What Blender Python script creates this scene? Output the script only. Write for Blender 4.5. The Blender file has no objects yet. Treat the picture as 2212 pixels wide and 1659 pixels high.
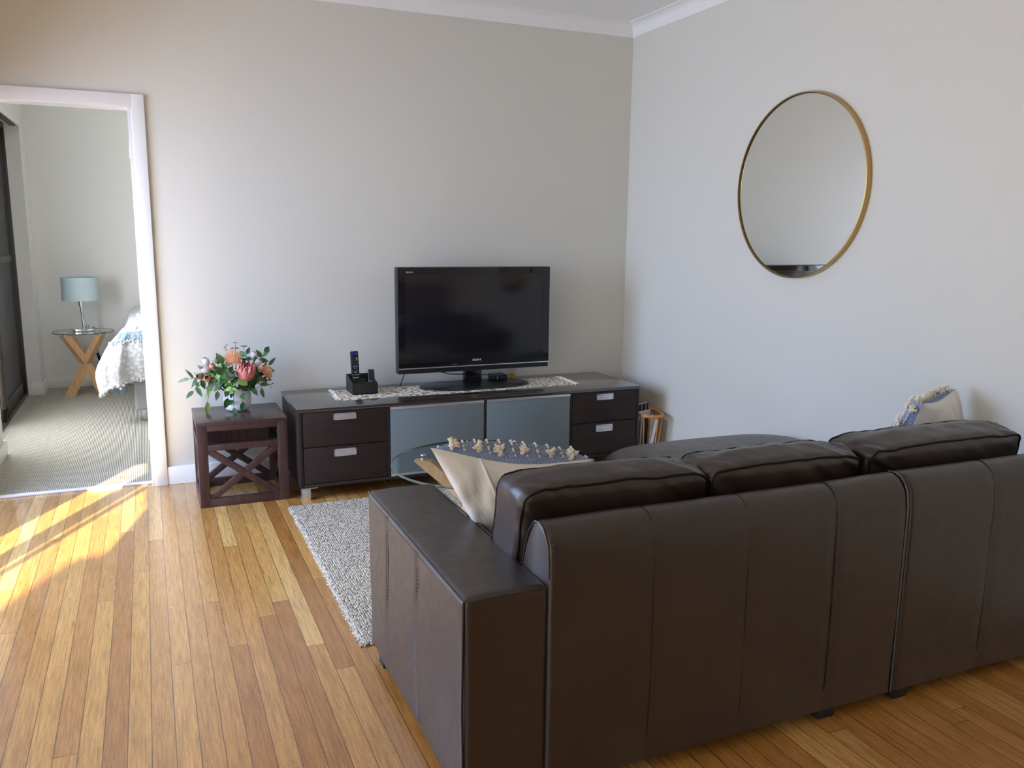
import bpy, math, random
from mathutils import Vector, Matrix, Quaternion
random.seed(7)
PI = math.pi
scene = bpy.context.scene
COL = scene.collection

# ------------------------------------------------------------------ camera
CAM = Vector((-2.9871, -4.9501, 1.4182)); YAW, PITCH, ROLL, FPX = 0.41072, 0.17794, 0.01111, 1805.16
_cy, _sy, _cp, _sp = math.cos(YAW), math.sin(YAW), math.cos(PITCH), math.sin(PITCH)
_f = Vector((_sy*_cp, _cy*_cp, -_sp)); _r = Vector((_cy, -_sy, 0)); _u = _r.cross(_f)
_c, _s = math.cos(ROLL), math.sin(ROLL)
CR = _c*_r + _s*_u; CU = -_s*_r + _c*_u
cd = bpy.data.cameras.new('camera'); cam = bpy.data.objects.new('camera', cd); COL.objects.link(cam)
cam.matrix_world = Matrix(((CR.x, CU.x, -_f.x, CAM.x), (CR.y, CU.y, -_f.y, CAM.y), (CR.z, CU.z, -_f.z, CAM.z), (0, 0, 0, 1)))
cd.sensor_width = 36; cd.lens = FPX/2212*36; cd.clip_start = 0.05; cd.clip_end = 200
scene.camera = cam

# ------------------------------------------------------------------ view, world, sun
scene.view_settings.view_transform = 'Standard'; scene.view_settings.look = 'None'
scene.view_settings.gamma = 1; scene.view_settings.use_curve_mapping = False
scene.view_settings.exposure = -0.1
cy = scene.cycles
cy.use_denoising = True
cy.max_bounces = 10; cy.diffuse_bounces = 6; cy.glossy_bounces = 5; cy.transmission_bounces = 8; cy.transparent_max_bounces = 12
cy.caustics_reflective = True; cy.caustics_refractive = False
cy.sample_clamp_indirect = 40.0
cy.blur_glossy = 0.0

SKY, SUN = 3.0, 26.0
w = bpy.data.worlds.new('sky'); scene.world = w; w.use_nodes = True
nt = w.node_tree; bg = nt.nodes['Background']
tc = nt.nodes.new('ShaderNodeTexCoord'); sx = nt.nodes.new('ShaderNodeSeparateXYZ'); rp = nt.nodes.new('ShaderNodeValToRGB')
nt.links.new(tc.outputs['Generated'], sx.inputs[0]); nt.links.new(sx.outputs['Z'], rp.inputs[0]); nt.links.new(rp.outputs[0], bg.inputs['Color'])
rp.color_ramp.elements[0].position = 0.0; rp.color_ramp.elements[0].color = (1, .97, .92, 1)
rp.color_ramp.elements[1].position = 0.7; rp.color_ramp.elements[1].color = (.60, .74, 1, 1)
bg.inputs['Strength'].default_value = SKY

SUNDIR = Vector((.4617, .887, -.625)).normalized()      # travel direction of the sunlight
sd = bpy.data.lights.new('sun', 'SUN'); sd.energy = SUN; sd.angle = math.radians(.4); sd.color = (1, .83, .60)
so = bpy.data.objects.new('sun', sd); COL.objects.link(so)
so.rotation_euler = SUNDIR.to_track_quat('-Z', 'Y').to_euler(); so.location = (-8, -8, 6)

def portal(name, loc, w_, h_, direction):
    d = bpy.data.lights.new(name, 'AREA'); d.shape = 'RECTANGLE'; d.size = w_; d.size_y = h_; d.cycles.is_portal = True
    o = bpy.data.objects.new(name, d); COL.objects.link(o); o.location = loc
    o.rotation_euler = Vector(direction).to_track_quat('-Z', 'Z').to_euler()
portal('window_portal', (-4.72, -5.75, 1.2), 2.4, 2.8, (1, 0, 0))
portal('window_portal', (-4.72, -3.12, 1.2), 2.4, 1.6, (1, 0, 0))
portal('window_portal', (-4.12, 2.1, 1.15), 2.3, 2.2, (1, 0, 0))

def daylight_lamp(name, loc, w_, h_, power, col, direction=(1, 0, 0), spread=180):   # rectangular area lamp standing in for daylight
    d = bpy.data.lights.new(name, 'AREA'); d.shape = 'RECTANGLE'; d.size = w_; d.size_y = h_; d.energy = power; d.color = col; d.spread = math.radians(spread)
    o = bpy.data.objects.new(name, d); COL.objects.link(o); o.location = loc
    o.rotation_euler = Vector(direction).to_track_quat('-Z', 'Z').to_euler()
daylight_lamp('bedroom_daylight', (-4.09, 1.48, 1.2), .80, 2.0, 125, (.80, .89, 1))
daylight_lamp('living_fill_lamp', (-4.35, -1.22, 1.25), 1.9, 1.6, 100, (.48, .65, 1), (1, 0, -.48), 145)  # added blue fill lamp in front of solid wall, no window here

# ------------------------------------------------------------------ materials
def mat(name, col=(.8, .8, .8), rough=.5, metal=0., **kw):
    m = bpy.data.materials.new(name); m.use_nodes = True
    b = m.node_tree.nodes['Principled BSDF']
    b.inputs['Base Color'].default_value = (*col, 1); b.inputs['Roughness'].default_value = rough; b.inputs['Metallic'].default_value = metal
    for k, v in kw.items(): b.inputs[k.replace('_', ' ')].default_value = v
    return m
def N(m, t, **kw):
    n = m.node_tree.nodes.new(t)
    for k, v in kw.items():
        if k in n.inputs: n.inputs[k].default_value = v
        else: setattr(n, k, v)
    return n
def LK(m, a, b): m.node_tree.links.new(a, b)
def P(m): return m.node_tree.nodes['Principled BSDF']
def coords(m, scale=(1, 1, 1)):
    t = N(m, 'ShaderNodeTexCoord'); mp = N(m, 'ShaderNodeMapping'); mp.inputs['Scale'].default_value = scale
    LK(m, t.outputs['Object'], mp.inputs[0]); return mp.outputs[0]
def ramp(m, src, stops):
    r = N(m, 'ShaderNodeValToRGB'); LK(m, src, r.inputs[0]); e = r.color_ramp.elements
    while len(e) < len(stops): e.new(.5)
    for q, (p_, c_) in zip(e, stops): q.position = p_; q.color = (*c_, 1)
    return r.outputs[0]
def bump(m, src, strength, dist=.002):
    b = N(m, 'ShaderNodeBump'); b.inputs['Strength'].default_value = strength; b.inputs['Distance'].default_value = dist
    LK(m, src, b.inputs['Height'])
    pin = P(m).inputs['Normal']
    if pin.is_linked: LK(m, pin.links[0].from_socket, b.inputs['Normal'])
    LK(m, b.outputs[0], pin); return b
def noise(m, vec, scale, detail=3, rough=.5, out='Fac'):
    n = N(m, 'ShaderNodeTexNoise'); n.inputs['Scale'].default_value = scale; n.inputs['Detail'].default_value = detail; n.inputs['Roughness'].default_value = rough
    LK(m, vec, n.inputs['Vector']); return n.outputs[out]
def math_(m, op, a, b=None):
    n = N(m, 'ShaderNodeMath'); n.operation = op
    for i, v in enumerate((a, b)):
        if v is None: continue
        if isinstance(v, (int, float)): n.inputs[i].default_value = v
        else: LK(m, v, n.inputs[i])
    return n.outputs[0]
def mixc(m, fac, a, b, mode='MIX'):
    n = N(m, 'ShaderNodeMix'); n.data_type = 'RGBA'; n.blend_type = mode
    for i, v in ((0, fac), (6, a), (7, b)):
        if isinstance(v, (int, float)): n.inputs[i].default_value = v
        elif isinstance(v, tuple): n.inputs[i].default_value = (*v, 1)
        else: LK(m, v, n.inputs[i])
    return n.outputs[2]

def wall_paint(name, col):
    m = mat(name, col, .62); v = coords(m); bump(m, noise(m, v, 260, 2), .06, .001); return m
M_wall = wall_paint('wall_paint', (.672, .655, .585))
M_bedwall = wall_paint('bedroom_wall_paint', (.80, .79, .765))
M_ceil = wall_paint('ceiling_paint', (.85, .845, .82))
M_trim = mat('trim_gloss_paint', (.83, .815, .79), .33)

def floor_mat():
    m = mat('hardwood_floor', rough=.3)
    t = N(m, 'ShaderNodeTexCoord'); s = N(m, 'ShaderNodeSeparateXYZ'); LK(m, t.outputs['Object'], s.inputs[0])
    W = .0622
    bx = math_(m, 'DIVIDE', math_(m, 'ADD', s.outputs['X'], 3.0535 + W*200), W)
    ix = math_(m, 'FLOOR', bx); fx = math_(m, 'FRACT', bx)
    wn = N(m, 'ShaderNodeTexWhiteNoise', noise_dimensions='1D'); LK(m, ix, wn.inputs['W'])
    ly = math_(m, 'ADD', math_(m, 'DIVIDE', s.outputs['Y'], 2.1), math_(m, 'MULTIPLY', wn.outputs['Value'], 17.3))
    iy = math_(m, 'FLOOR', ly); fy = math_(m, 'FRACT', ly)
    cb = N(m, 'ShaderNodeCombineXYZ'); LK(m, ix, cb.inputs[0]); LK(m, iy, cb.inputs[1])
    w2 = N(m, 'ShaderNodeTexWhiteNoise', noise_dimensions='3D'); LK(m, cb.outputs[0], w2.inputs['Vector'])
    plank = ramp(m, w2.outputs['Value'], [(0, (.44, .185, .042)), (.2, (.62, .32, .084)), (.42, (.53, .245, .056)), (.6, (.68, .375, .108)), (.8, (.80, .49, .17)), (.9, (.58, .285, .072)), (1, (.44, .18, .04))])
    # grain: coordinates shifted per plank, stretched along the board
    sh = N(m, 'ShaderNodeVectorMath', operation='ADD'); LK(m, t.outputs['Object'], sh.inputs[0])
    sc = N(m, 'ShaderNodeVectorMath', operation='SCALE'); LK(m, w2.outputs['Color'], sc.inputs[0]); sc.inputs['Scale'].default_value = 9
    LK(m, sc.outputs[0], sh.inputs[1])
    mp = N(m, 'ShaderNodeMapping'); mp.inputs['Scale'].default_value = (1, .05, 1); LK(m, sh.outputs[0], mp.inputs[0])
    g1 = noise(m, mp.outputs[0], 170, 5, .62)
    mp2 = N(m, 'ShaderNodeMapping'); mp2.inputs['Scale'].default_value = (1, .11, 1); LK(m, sh.outputs[0], mp2.inputs[0])
    g2 = noise(m, mp2.outputs[0], 26, 4, .6)
    mp3 = N(m, 'ShaderNodeMapping'); mp3.inputs['Scale'].default_value = (1, .3, 1); LK(m, sh.outputs[0], mp3.inputs[0])
    g3 = noise(m, mp3.outputs[0], 420, 2, .5)
    c1 = mixc(m, 1.0, plank, ramp(m, g1, [(.3, (.64, .58, .50)), (.7, (1.16, 1.18, 1.20))]), 'MULTIPLY')
    c2 = mixc(m, 1.0, c1, ramp(m, g2, [(.25, (.86, .82, .78)), (.5, (1, 1, 1)), (.75, (1.08, 1.10, 1.12))]), 'MULTIPLY')
    c2 = mixc(m, 1.0, c2, ramp(m, g3, [(.30, (.80, .76, .72)), (.5, (1.02, 1.02, 1.02))]), 'MULTIPLY')
    gx = math_(m, 'ADD', math_(m, 'LESS_THAN', fx, .022), math_(m, 'GREATER_THAN', fx, .985))
    gy = math_(m, 'LESS_THAN', fy, .0011)
    gap = math_(m, 'MINIMUM', math_(m, 'ADD', gx, gy), 1.0)
    c3 = mixc(m, math_(m, 'MULTIPLY', gap, .88), c2, (.05, .025, .012))
    LK(m, c3, P(m).inputs['Base Color'])
    LK(m, ramp(m, g2, [(.2, (.24,)*3), (.8, (.36,)*3)]), P(m).inputs['Roughness'])
    bump(m, math_(m, 'SUBTRACT', math_(m, 'MULTIPLY', g1, .1), gap), .25, .0005)
    P(m).inputs['Coat Weight'].default_value = .9; P(m).inputs['Coat Roughness'].default_value = .22; P(m).inputs['Coat IOR'].default_value = 1.65
    return m
M_floor = floor_mat()

def carpet_mat():
    m = mat('ribbed_carpet', rough=.95)
    v = coords(m); s = N(m, 'ShaderNodeSeparateXYZ'); LK(m, v, s.inputs[0])
    nz = noise(m, v, 90, 2)
    xx = math_(m, 'ADD', s.outputs['X'], math_(m, 'MULTIPLY', nz, .0035))
    rib = math_(m, 'ABSOLUTE', math_(m, 'SINE', math_(m, 'MULTIPLY', xx, PI/.0098)))
    rw = math_(m, 'ABSOLUTE', math_(m, 'SINE', math_(m, 'MULTIPLY', s.outputs['Y'], PI/.011)))
    h = math_(m, 'ADD', math_(m, 'MULTIPLY', rib, .75), math_(m, 'MULTIPLY', rw, .25))
    LK(m, ramp(m, h, [(.12, (.22, .20, .155)), (.55, (.50, .465, .385)), (.9, (.60, .565, .49))]), P(m).inputs['Base Color'])
    bump(m, h, .9, .006); return m
M_carpet = carpet_mat()

def leather():
    m = mat('dark_brown_leather', (.024, .015, .011), .42, Specular_IOR_Level=.6, Coat_Weight=.35, Coat_Roughness=.36, Coat_IOR=1.6)
    v = coords(m)
    vo = N(m, 'ShaderNodeTexVoronoi', feature='DISTANCE_TO_EDGE'); vo.inputs['Scale'].default_value = 420; LK(m, v, vo.inputs['Vector'])
    bump(m, ramp(m, vo.outputs[0], [(0, (0,)*3), (.25, (1,)*3)]), .16, .0006)
    bump(m, noise(m, v, 9, 4, .55), .30, .006)
    bump(m, noise(m, v, 75, 4, .6), .22, .0016)
    LK(m, ramp(m, noise(m, v, 30, 4), [(.3, (.37,)*3), (.7, (.50,)*3)]), P(m).inputs['Roughness'])
    LK(m, ramp(m, noise(m, v, 5, 3), [(.3, (.017, .0090, .0062)), (.7, (.024, .0130, .0088))]), P(m).inputs['Base Color'])
    return m
M_leather = leather()
M_seam = mat('leather_piping', (.007, .0045, .004), .5, 0, Specular_IOR_Level=.3)
M_stitch = mat('leather_stitch', (.07, .045, .035), .6)
M_blackplastic = mat('black_plastic', (.012, .012, .013), .3)
M_rubber = mat('black_foot', (.01, .01, .01), .6)

def espresso(name, c1, c2, rough, gs=(1, .06, 1)):
    m = mat(name, c1, rough); v = coords(m, gs)
    n = noise(m, v, 60, 5, .6)
    LK(m, ramp(m, n, [(.3, c1), (.7, c2)]), P(m).inputs['Base Color'])
    bump(m, n, .12, .0008); return m
M_console = espresso('espresso_veneer', (.022, .0135, .0115), (.034, .021, .018), .5, (.06, 1, 1)); P(M_console).inputs['Specular IOR Level'].default_value = .3
M_contop = espresso('polished_espresso_top', (.026, .018, .016), (.036, .026, .023), .2, (.06, 1, 1)); P(M_contop).inputs['Coat Weight'].default_value = 1; P(M_contop).inputs['Coat Roughness'].default_value = .12; P(M_contop).inputs['Coat IOR'].default_value = 1.75
M_conrail = espresso('espresso_rail', (.022, .0135, .0115), (.034, .022, .019), .35, (.06, 1, 1))
M_sidewood = espresso('mahogany_stain', (.040, .019, .018), (.085, .042, .038), .42, (1, 1, .08))
M_sidetop = espresso('mahogany_top', (.050, .030, .026), (.075, .048, .042), .27, (.08, 1, 1))
M_alu = mat('satin_aluminium', (.74, .74, .76), .32, .85)
M_chrome = mat('chrome', (.82, .83, .85), .08, 1.)
M_frost = mat('frosted_glass', (.165, .205, .225), .3)
bump(M_frost, noise(M_frost, coords(M_frost), 500, 2), .05, .0004)
def glass(name, tint, rough=0.):
    m = bpy.data.materials.new(name); m.use_nodes = True; t = m.node_tree; t.nodes.remove(t.nodes['Principled BSDF'])
    out = t.nodes['Material Output']; tr = t.nodes.new('ShaderNodeBsdfTransparent'); gl = t.nodes.new('ShaderNodeBsdfGlossy'); mx = t.nodes.new('ShaderNodeMixShader'); fr = t.nodes.new('ShaderNodeFresnel')
    tr.inputs[0].default_value = (*tint, 1); gl.inputs['Roughness'].default_value = rough; fr.inputs[0].default_value = 1.5
    ge = t.nodes.new('ShaderNodeNewGeometry'); iv = t.nodes.new('ShaderNodeMath'); iv.operation = 'SUBTRACT'; iv.inputs[0].default_value = 1; t.links.new(ge.outputs['Backfacing'], iv.inputs[1])
    ml = t.nodes.new('ShaderNodeMath'); ml.operation = 'MULTIPLY'; t.links.new(iv.outputs[0], ml.inputs[0]); t.links.new(fr.outputs[0], ml.inputs[1]); t.links.new(ml.outputs[0], mx.inputs[0]); t.links.new(tr.outputs[0], mx.inputs[1]); t.links.new(gl.outputs[0], mx.inputs[2]); t.links.new(mx.outputs[0], out.inputs[0])
    return m
M_glass = glass('clear_table_glass', (.93, .965, .955))
M_glassedge = mat('polished_glass_edge', (.10, .17, .17), .08, 0, Transmission_Weight=.55, IOR=1.5)
M_tvbezel = mat('gloss_black_bezel', (.006, .006, .007), .07)
M_tvscreen = mat('dark_screen', (.010, .009, .012), .16)
M_tvside = mat('tv_cabinet_black', (.010, .010, .011), .35)
M_silver = mat('silver_strip', (.8, .8, .82), .22, .9)
M_white = mat('white_print', (.85, .85, .85), .5)
M_grey = mat('grey_print', (.45, .45, .46), .5)
M_brass = mat('brushed_brass', (.50, .335, .13), .34, .9)
M_brassdark = mat('dark_brass_lip', (.10, .055, .025), .4, .6)
M_mirror = mat('mirror_silver', (.90, .92, .90), .005, 1.)
def oak(name, c1, c2):
    m = mat(name, c1, .4); v = coords(m, (1, 1, .12)); n = noise(m, v, 55, 5, .6)
    LK(m, ramp(m, n, [(.3, c1), (.7, c2)]), P(m).inputs['Base Color']); bump(m, n, .1, .0006); return m
M_oak = oak('honey_oak', (.56, .32, .15), (.72, .45, .24))
M_cane = oak('orange_bentwood', (.50, .19, .05), (.66, .29, .09))
M_ceramic = mat('white_ceramic', (.82, .82, .82), .5, 0, Specular_IOR_Level=.3)
def knit(name, col, col2, sc=(1, 1, 1), scale=190):
    m = mat(name, col, .9); v = coords(m, sc)
    vo = N(m, 'ShaderNodeTexVoronoi', feature='F1'); vo.inputs['Scale'].default_value = scale; LK(m, v, vo.inputs['Vector'])
    LK(m, ramp(m, vo.outputs['Distance'], [(.15, col2), (.6, col)]), P(m).inputs['Base Color'])
    bump(m, math_(m, 'SUBTRACT', 1, vo.outputs['Distance']), .8, .004); return m
M_bluecloth = knit('blue_woven_cotton', (.22, .30, .50), (.42, .51, .72), (1, 1, .45), 260)
M_cream = mat('cream_yarn', (.83, .77, .66), .9)
bump(M_cream, noise(M_cream, coords(M_cream), 600, 2), .5, .002)
M_whitecloth = mat('white_cotton', (.85, .835, .80), .85)
bump(M_whitecloth, noise(M_whitecloth, coords(M_whitecloth), 700, 2), .3, .001)
bump(M_whitecloth, noise(M_whitecloth, coords(M_whitecloth), 14, 3), .5, .012)
M_quilt = knit('white_tufted_quilt', (.58, .58, .60), (.86, .86, .88), (1, 1, 1), 34)
M_quiltblue = knit('pale_blue_knit', (.22, .32, .42), (.42, .54, .64), (1, 1, 1), 60)
M_bedgrey = mat('grey_upholstery', (.40, .40, .41), .9)
bump(M_bedgrey, noise(M_bedgrey, coords(M_bedgrey), 500, 2), .4, .001)
M_shade = mat('duck_egg_shade', (.50, .60, .63), .85, 0, Transmission_Weight=0)
bump(M_shade, noise(M_shade, coords(M_shade, (1, 1, 3)), 300, 2), .3, .001)
def rug_mat():
    m = mat('chunky_wool', rough=.95); v = coords(m)
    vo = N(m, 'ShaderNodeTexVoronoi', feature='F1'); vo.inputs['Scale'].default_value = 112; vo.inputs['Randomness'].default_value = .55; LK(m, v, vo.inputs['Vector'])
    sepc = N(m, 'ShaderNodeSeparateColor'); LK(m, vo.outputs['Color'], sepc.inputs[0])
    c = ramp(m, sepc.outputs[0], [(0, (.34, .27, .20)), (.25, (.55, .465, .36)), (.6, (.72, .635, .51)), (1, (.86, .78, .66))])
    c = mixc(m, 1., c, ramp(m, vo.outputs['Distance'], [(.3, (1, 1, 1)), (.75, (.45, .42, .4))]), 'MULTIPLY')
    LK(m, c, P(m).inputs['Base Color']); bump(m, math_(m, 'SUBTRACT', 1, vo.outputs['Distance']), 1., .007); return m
M_rug = rug_mat()
def runner_mat():
    m = mat('paisley_weave', rough=.85); v = coords(m)
    nz = N(m, 'ShaderNodeTexNoise'); nz.inputs['Scale'].default_value = 7; LK(m, v, nz.inputs['Vector'])
    ad = N(m, 'ShaderNodeMix'); ad.data_type = 'VECTOR'; ad.inputs[0].default_value = .06; LK(m, v, ad.inputs[4]); LK(m, nz.outputs['Color'], ad.inputs[5])
    vo = N(m, 'ShaderNodeTexVoronoi', feature='F1'); vo.inputs['Scale'].default_value = 15; LK(m, ad.outputs[1], vo.inputs['Vector'])
    r = math_(m, 'FRACT', math_(m, 'MULTIPLY', vo.outputs['Distance'], 3.0))
    c = ramp(m, r, [(0, (.80, .74, .60)), (.3, (.78, .72, .58)), (.36, (.20, .185, .165)), (.62, (.22, .20, .18)), (.66, (.55, .42, .17)), (.8, (.74, .66, .48)), (1, (.82, .76, .64))])
    LK(m, c, P(m).inputs['Base Color']); bump(m, noise(m, v, 400, 2), .5, .0015); return m
M_runner = runner_mat()
def leafm(name, a, b):
    m = mat(name, a, .5); LK(m, ramp(m, noise(m, coords(m), 45, 3), [(.35, a), (.7, b)]), P(m).inputs['Base Color']); return m
M_leaf = leafm('deep_green_leaf', (.035, .095, .028), (.07, .18, .045))
M_leafl = leafm('lime_leaf', (.16, .36, .06), (.34, .50, .13))
M_leafg = leafm('sage_leaf', (.14, .20, .13), (.26, .34, .22))
M_leafb = leafm('bronze_leaf', (.20, .12, .06), (.34, .20, .11))
M_stem = mat('green_stem', (.10, .12, .05), .6)
M_pink = leafm('coral_petal', (.58, .16, .14), (.78, .33, .28))
M_peach = leafm('peach_filament', (.85, .48, .26), (.95, .64, .42))
M_bud = leafm('pale_bud', (.66, .60, .58), (.80, .74, .72))
M_flyscreen = None
def mesh_screen(name, col, op):
    m = mat(name, col, .6); P(m).inputs['Alpha'].default_value = op; return m
M_flyscreen = mesh_screen('security_mesh', (.05, .05, .055), .93)
M_darkframe = mat('dark_bronze_frame', (.035, .028, .024), .4)
M_black = mat('black_leatherette', (.012, .012, .012), .5)
bump(M_black, noise(M_black, coords(M_black), 500, 2), .3, .001)
M_ground = mat('pale_paving', (.42, .38, .31), .9)
LK(M_ground, ramp(M_ground, noise(M_ground, coords(M_ground), 3, 4), [(.3, (.56, .53, .45)), (.7, (.68, .63, .54))]), P(M_ground).inputs['Base Color'])
M_sunblock = mat('cream_sun_block', (.55, .5, .42), .9)

# ------------------------------------------------------------------ geometry helpers
class MB:
    def __init__(s): s.v = []; s.f = []
    def add(s, vs, fs, mx=None):
        o = len(s.v)
        for v in vs: s.v.append(tuple(mx @ Vector(v)) if mx is not None else tuple(v))
        for f in fs: s.f.append(tuple(i+o for i in f))
        return s
    def build(s, name, m, parent=None, ang=40, smooth=True):
        me = bpy.data.meshes.new(name); me.from_pydata(s.v, [], s.f); me.validate(); me.update()
        if smooth:
            me.shade_smooth()
            me.set_sharp_from_angle(angle=math.radians(ang))
        me.materials.append(m)
        o = bpy.data.objects.new(name, me); COL.objects.link(o)
        if parent is not None:
            o.parent = parent; o.matrix_parent_inverse = world_of(parent).inverted()
        return o
def world_of(o):
    mtx = o.matrix_basis.copy()
    p_ = o.parent; child = o
    while p_ is not None:
        mtx = p_.matrix_basis @ child.matrix_parent_inverse @ mtx; child = p_; p_ = p_.parent
    return mtx
def tag(o, label=None, cat=None, group=None, kind=None):
    if label: o['label'] = label
    if cat: o['category'] = cat
    if group: o['group'] = group
    if kind: o['kind'] = kind
    return o
def thing(name, loc, label, cat, group=None, rz=0):
    o = bpy.data.objects.new(name, None); COL.objects.link(o); o.location = loc; o.rotation_euler = (0, 0, rz); o.empty_display_size = .05
    return tag(o, label, cat, group)
def clone(o, loc=None, rot=None, label=None):
    def rec(src, par):
        c = src.copy(); COL.objects.link(c); c.parent = par
        if par is not None: c.matrix_parent_inverse = src.matrix_parent_inverse.copy()
        for ch in list(src.children): rec(ch, c)
        return c
    c = rec(o, None)
    if loc is not None: c.location = loc
    if rot is not None: c.rotation_euler = rot
    if label: c['label'] = label
    return c

def axis_samples(h, r, k, n):
    r = min(r, h*.999)
    a = [-h + r*(1-math.cos(PI/2*i/k)) for i in range(k)] if k > 0 and r > 0 else [-h]
    # even angles inside the round-over, even spacing on the flat
    a = [-(h-r) - r*math.tan(PI/4*(1-i/k)) for i in range(k)] if k > 0 and r > 0 else [-h]
    mid = [-(h-r) + 2*(h-r)*i/n for i in range(n+1)]
    if not (k > 0 and r > 0): return [-h + 2*h*i/n for i in range(n+1)]
    return a + mid + [-q for q in reversed(a)]
def soft_box(size, r=.004, k=1, n=(1, 1, 1), deform=None):
    """rounded box centred on the origin; returns verts, faces"""
    h = [q/2 for q in size]; r = min([r]+[q*.98 for q in h]); n = (n, n, n) if isinstance(n, int) else n
    S = [axis_samples(h[i], r, k, n[i]) for i in range(3)]
    verts = []; idx = {}; faces = []
    def vid(p):
        key = tuple(round(q, 6) for q in p)
        if key not in idx:
            inner = [max(-(h[i]-r), min(h[i]-r, p[i])) for i in range(3)]
            d = Vector([p[i]-inner[i] for i in range(3)])
            q = Vector(inner) + (d.normalized()*r if d.length > 1e-9 else d)
            idx[key] = len(verts); verts.append(q)
        return idx[key]
    for ax in range(3):
        a, b = (ax+1) % 3, (ax+2) % 3
        for sgn in (-1, 1):
            for i in range(len(S[a])-1):
                for j in range(len(S[b])-1):
                    c = []
                    for (u, v) in ((i, j), (i+1, j), (i+1, j+1), (i, j+1)):
                        p = [0, 0, 0]; p[ax] = sgn*h[ax]; p[a] = S[a][u]; p[b] = S[b][v]; c.append(vid(p))
                    if sgn < 0: c.reverse()
                    if len(set(c)) >= 3: faces.append(tuple(dict.fromkeys(c)))
    if deform: verts = [deform(v.copy(), h) for v in verts]
    return verts, faces
def BX(mb, x0, x1, y0, y1, z0, z1, r=.002, mx=None):
    vs, fs = soft_box((x1-x0, y1-y0, z1-z0), r, 1, 1)
    c = Vector(((x0+x1)/2, (y0+y1)/2, (z0+z1)/2)); return mb.add([v+c for v in vs], fs, mx)
def box(name, b, m, parent=None, r=.002):
    mb = MB(); BX(mb, *b, r=r); return mb.build(name, m, parent)
def frames(path, closed=False):
    n = len(path); T = []
    for i in range(n):
        a = path[(i-1) % n] if (closed or i > 0) else path[i]; b = path[(i+1) % n] if (closed or i < n-1) else path[i]
        T.append((b-a).normalized())
    up = Vector((0, 0, 1)) if abs(T[0].z) < .9 else Vector((1, 0, 0))
    nrm = (up - T[0]*up.dot(T[0])).normalized(); out = []
    for i in range(n):
        nrm = (nrm - T[i]*nrm.dot(T[i])).normalized(); out.append((nrm, T[i].cross(nrm)))
    return out
def tube(mb, path, r, seg=8, closed=False, cap=True, sx_=1, sy_=1):
    path = [Vector(p) for p in path]; fr = frames(path, closed); n = len(path); vs = []; fs = []
    for i, p in enumerate(path):
        rr = r[i] if isinstance(r, (list, tuple)) else r
        for k in range(seg):
            a = 2*PI*k/seg; vs.append(p + fr[i][0]*math.cos(a)*rr*sx_ + fr[i][1]*math.sin(a)*rr*sy_)
    for i in range(n if closed else n-1):
        j = (i+1) % n
        for k in range(seg): fs.append((i*seg+k, i*seg+(k+1) % seg, j*seg+(k+1) % seg, j*seg+k))
    if cap and not closed: fs += [tuple(reversed(range(seg))), tuple((n-1)*seg+k for k in range(seg))]
    return mb.add(vs, fs)
def lathe(mb, prof, c=(0, 0, 0), seg=40, mx=None):
    vs = []; fs = []; n = len(prof)
    for k in range(seg):
        a = 2*PI*k/seg
        for (r, z) in prof: vs.append(Vector((c[0]+r*math.cos(a), c[1]+r*math.sin(a), c[2]+z)))
    for k in range(seg):
        j = (k+1) % seg
        for i in range(n-1): fs.append((k*n+i, j*n+i, j*n+i+1, k*n+i+1))
    return mb.add(vs, fs, mx)
def prism(mb, poly, axis, a, b, mx=None):
    """extrude a 2-D polygon along axis from a to b"""
    def mk(p, t):
        q = [0, 0, 0]; o = [i for i in range(3) if i != axis]; q[o[0]] = p[0]; q[o[1]] = p[1]; q[axis] = t; return Vector(q)
    n = len(poly); vs = [mk(p, a) for p in poly]+[mk(p, b) for p in poly]
    fs = [tuple(range(n)), tuple(reversed(range(n, 2*n)))]+[(i, n+i, n+(i+1) % n, (i+1) % n) for i in range(n)]
    return mb.add(vs, fs, mx)
def beam(mb, a, b, w, t, up=(0, 0, 1), r=.002):
    a, b = Vector(a), Vector(b); z = (b-a).normalized(); u = Vector(up); x = u.cross(z).normalized(); y = z.cross(x)
    mx = Matrix(((x.x, y.x, z.x, 0), (x.y, y.y, z.y, 0), (x.z, y.z, z.z, 0), (0, 0, 0, 1))); mx.translation = (a+b)/2
    vs, fs = soft_box((w, t, (b-a).length), r, 1, 1); return mb.add(vs, fs, mx)
def at_y(px, py, Y):
    d = _f + (px-1106)/FPX*CR - (py-829.5)/FPX*CU; t = (Y-CAM.y)/d.y; return CAM + d*t
def arc(c, r, a0, a1, n): return [(c[0]+r*math.cos(a0+(a1-a0)*i/n), c[1]+r*math.sin(a0+(a1-a0)*i/n)) for i in range(n+1)]
def text_mesh(name, s, size, m, parent, mx, ext=.0003):
    cu = bpy.data.curves.new(name, 'FONT'); cu.body = s; cu.size = size; cu.extrude = ext; cu.align_x = 'CENTER'; cu.offset = size*.012
    o = bpy.data.objects.new('tmp', cu); COL.objects.link(o)
    dg = bpy.context.evaluated_depsgraph_get(); me = bpy.data.meshes.new_from_object(o.evaluated_get(dg))
    bpy.data.objects.remove(o); me.transform(mx); me.materials.clear(); me.materials.append(m)
    q = bpy.data.objects.new(name, me); COL.objects.link(q); q.parent = parent; q.matrix_parent_inverse = world_of(parent).inverted(); return q
FACE_CAM = Matrix(((1, 0, 0, 0), (0, 0, -1, 0), (0, 1, 0, 0), (0, 0, 0, 1)))   # text readable from -y

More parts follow.
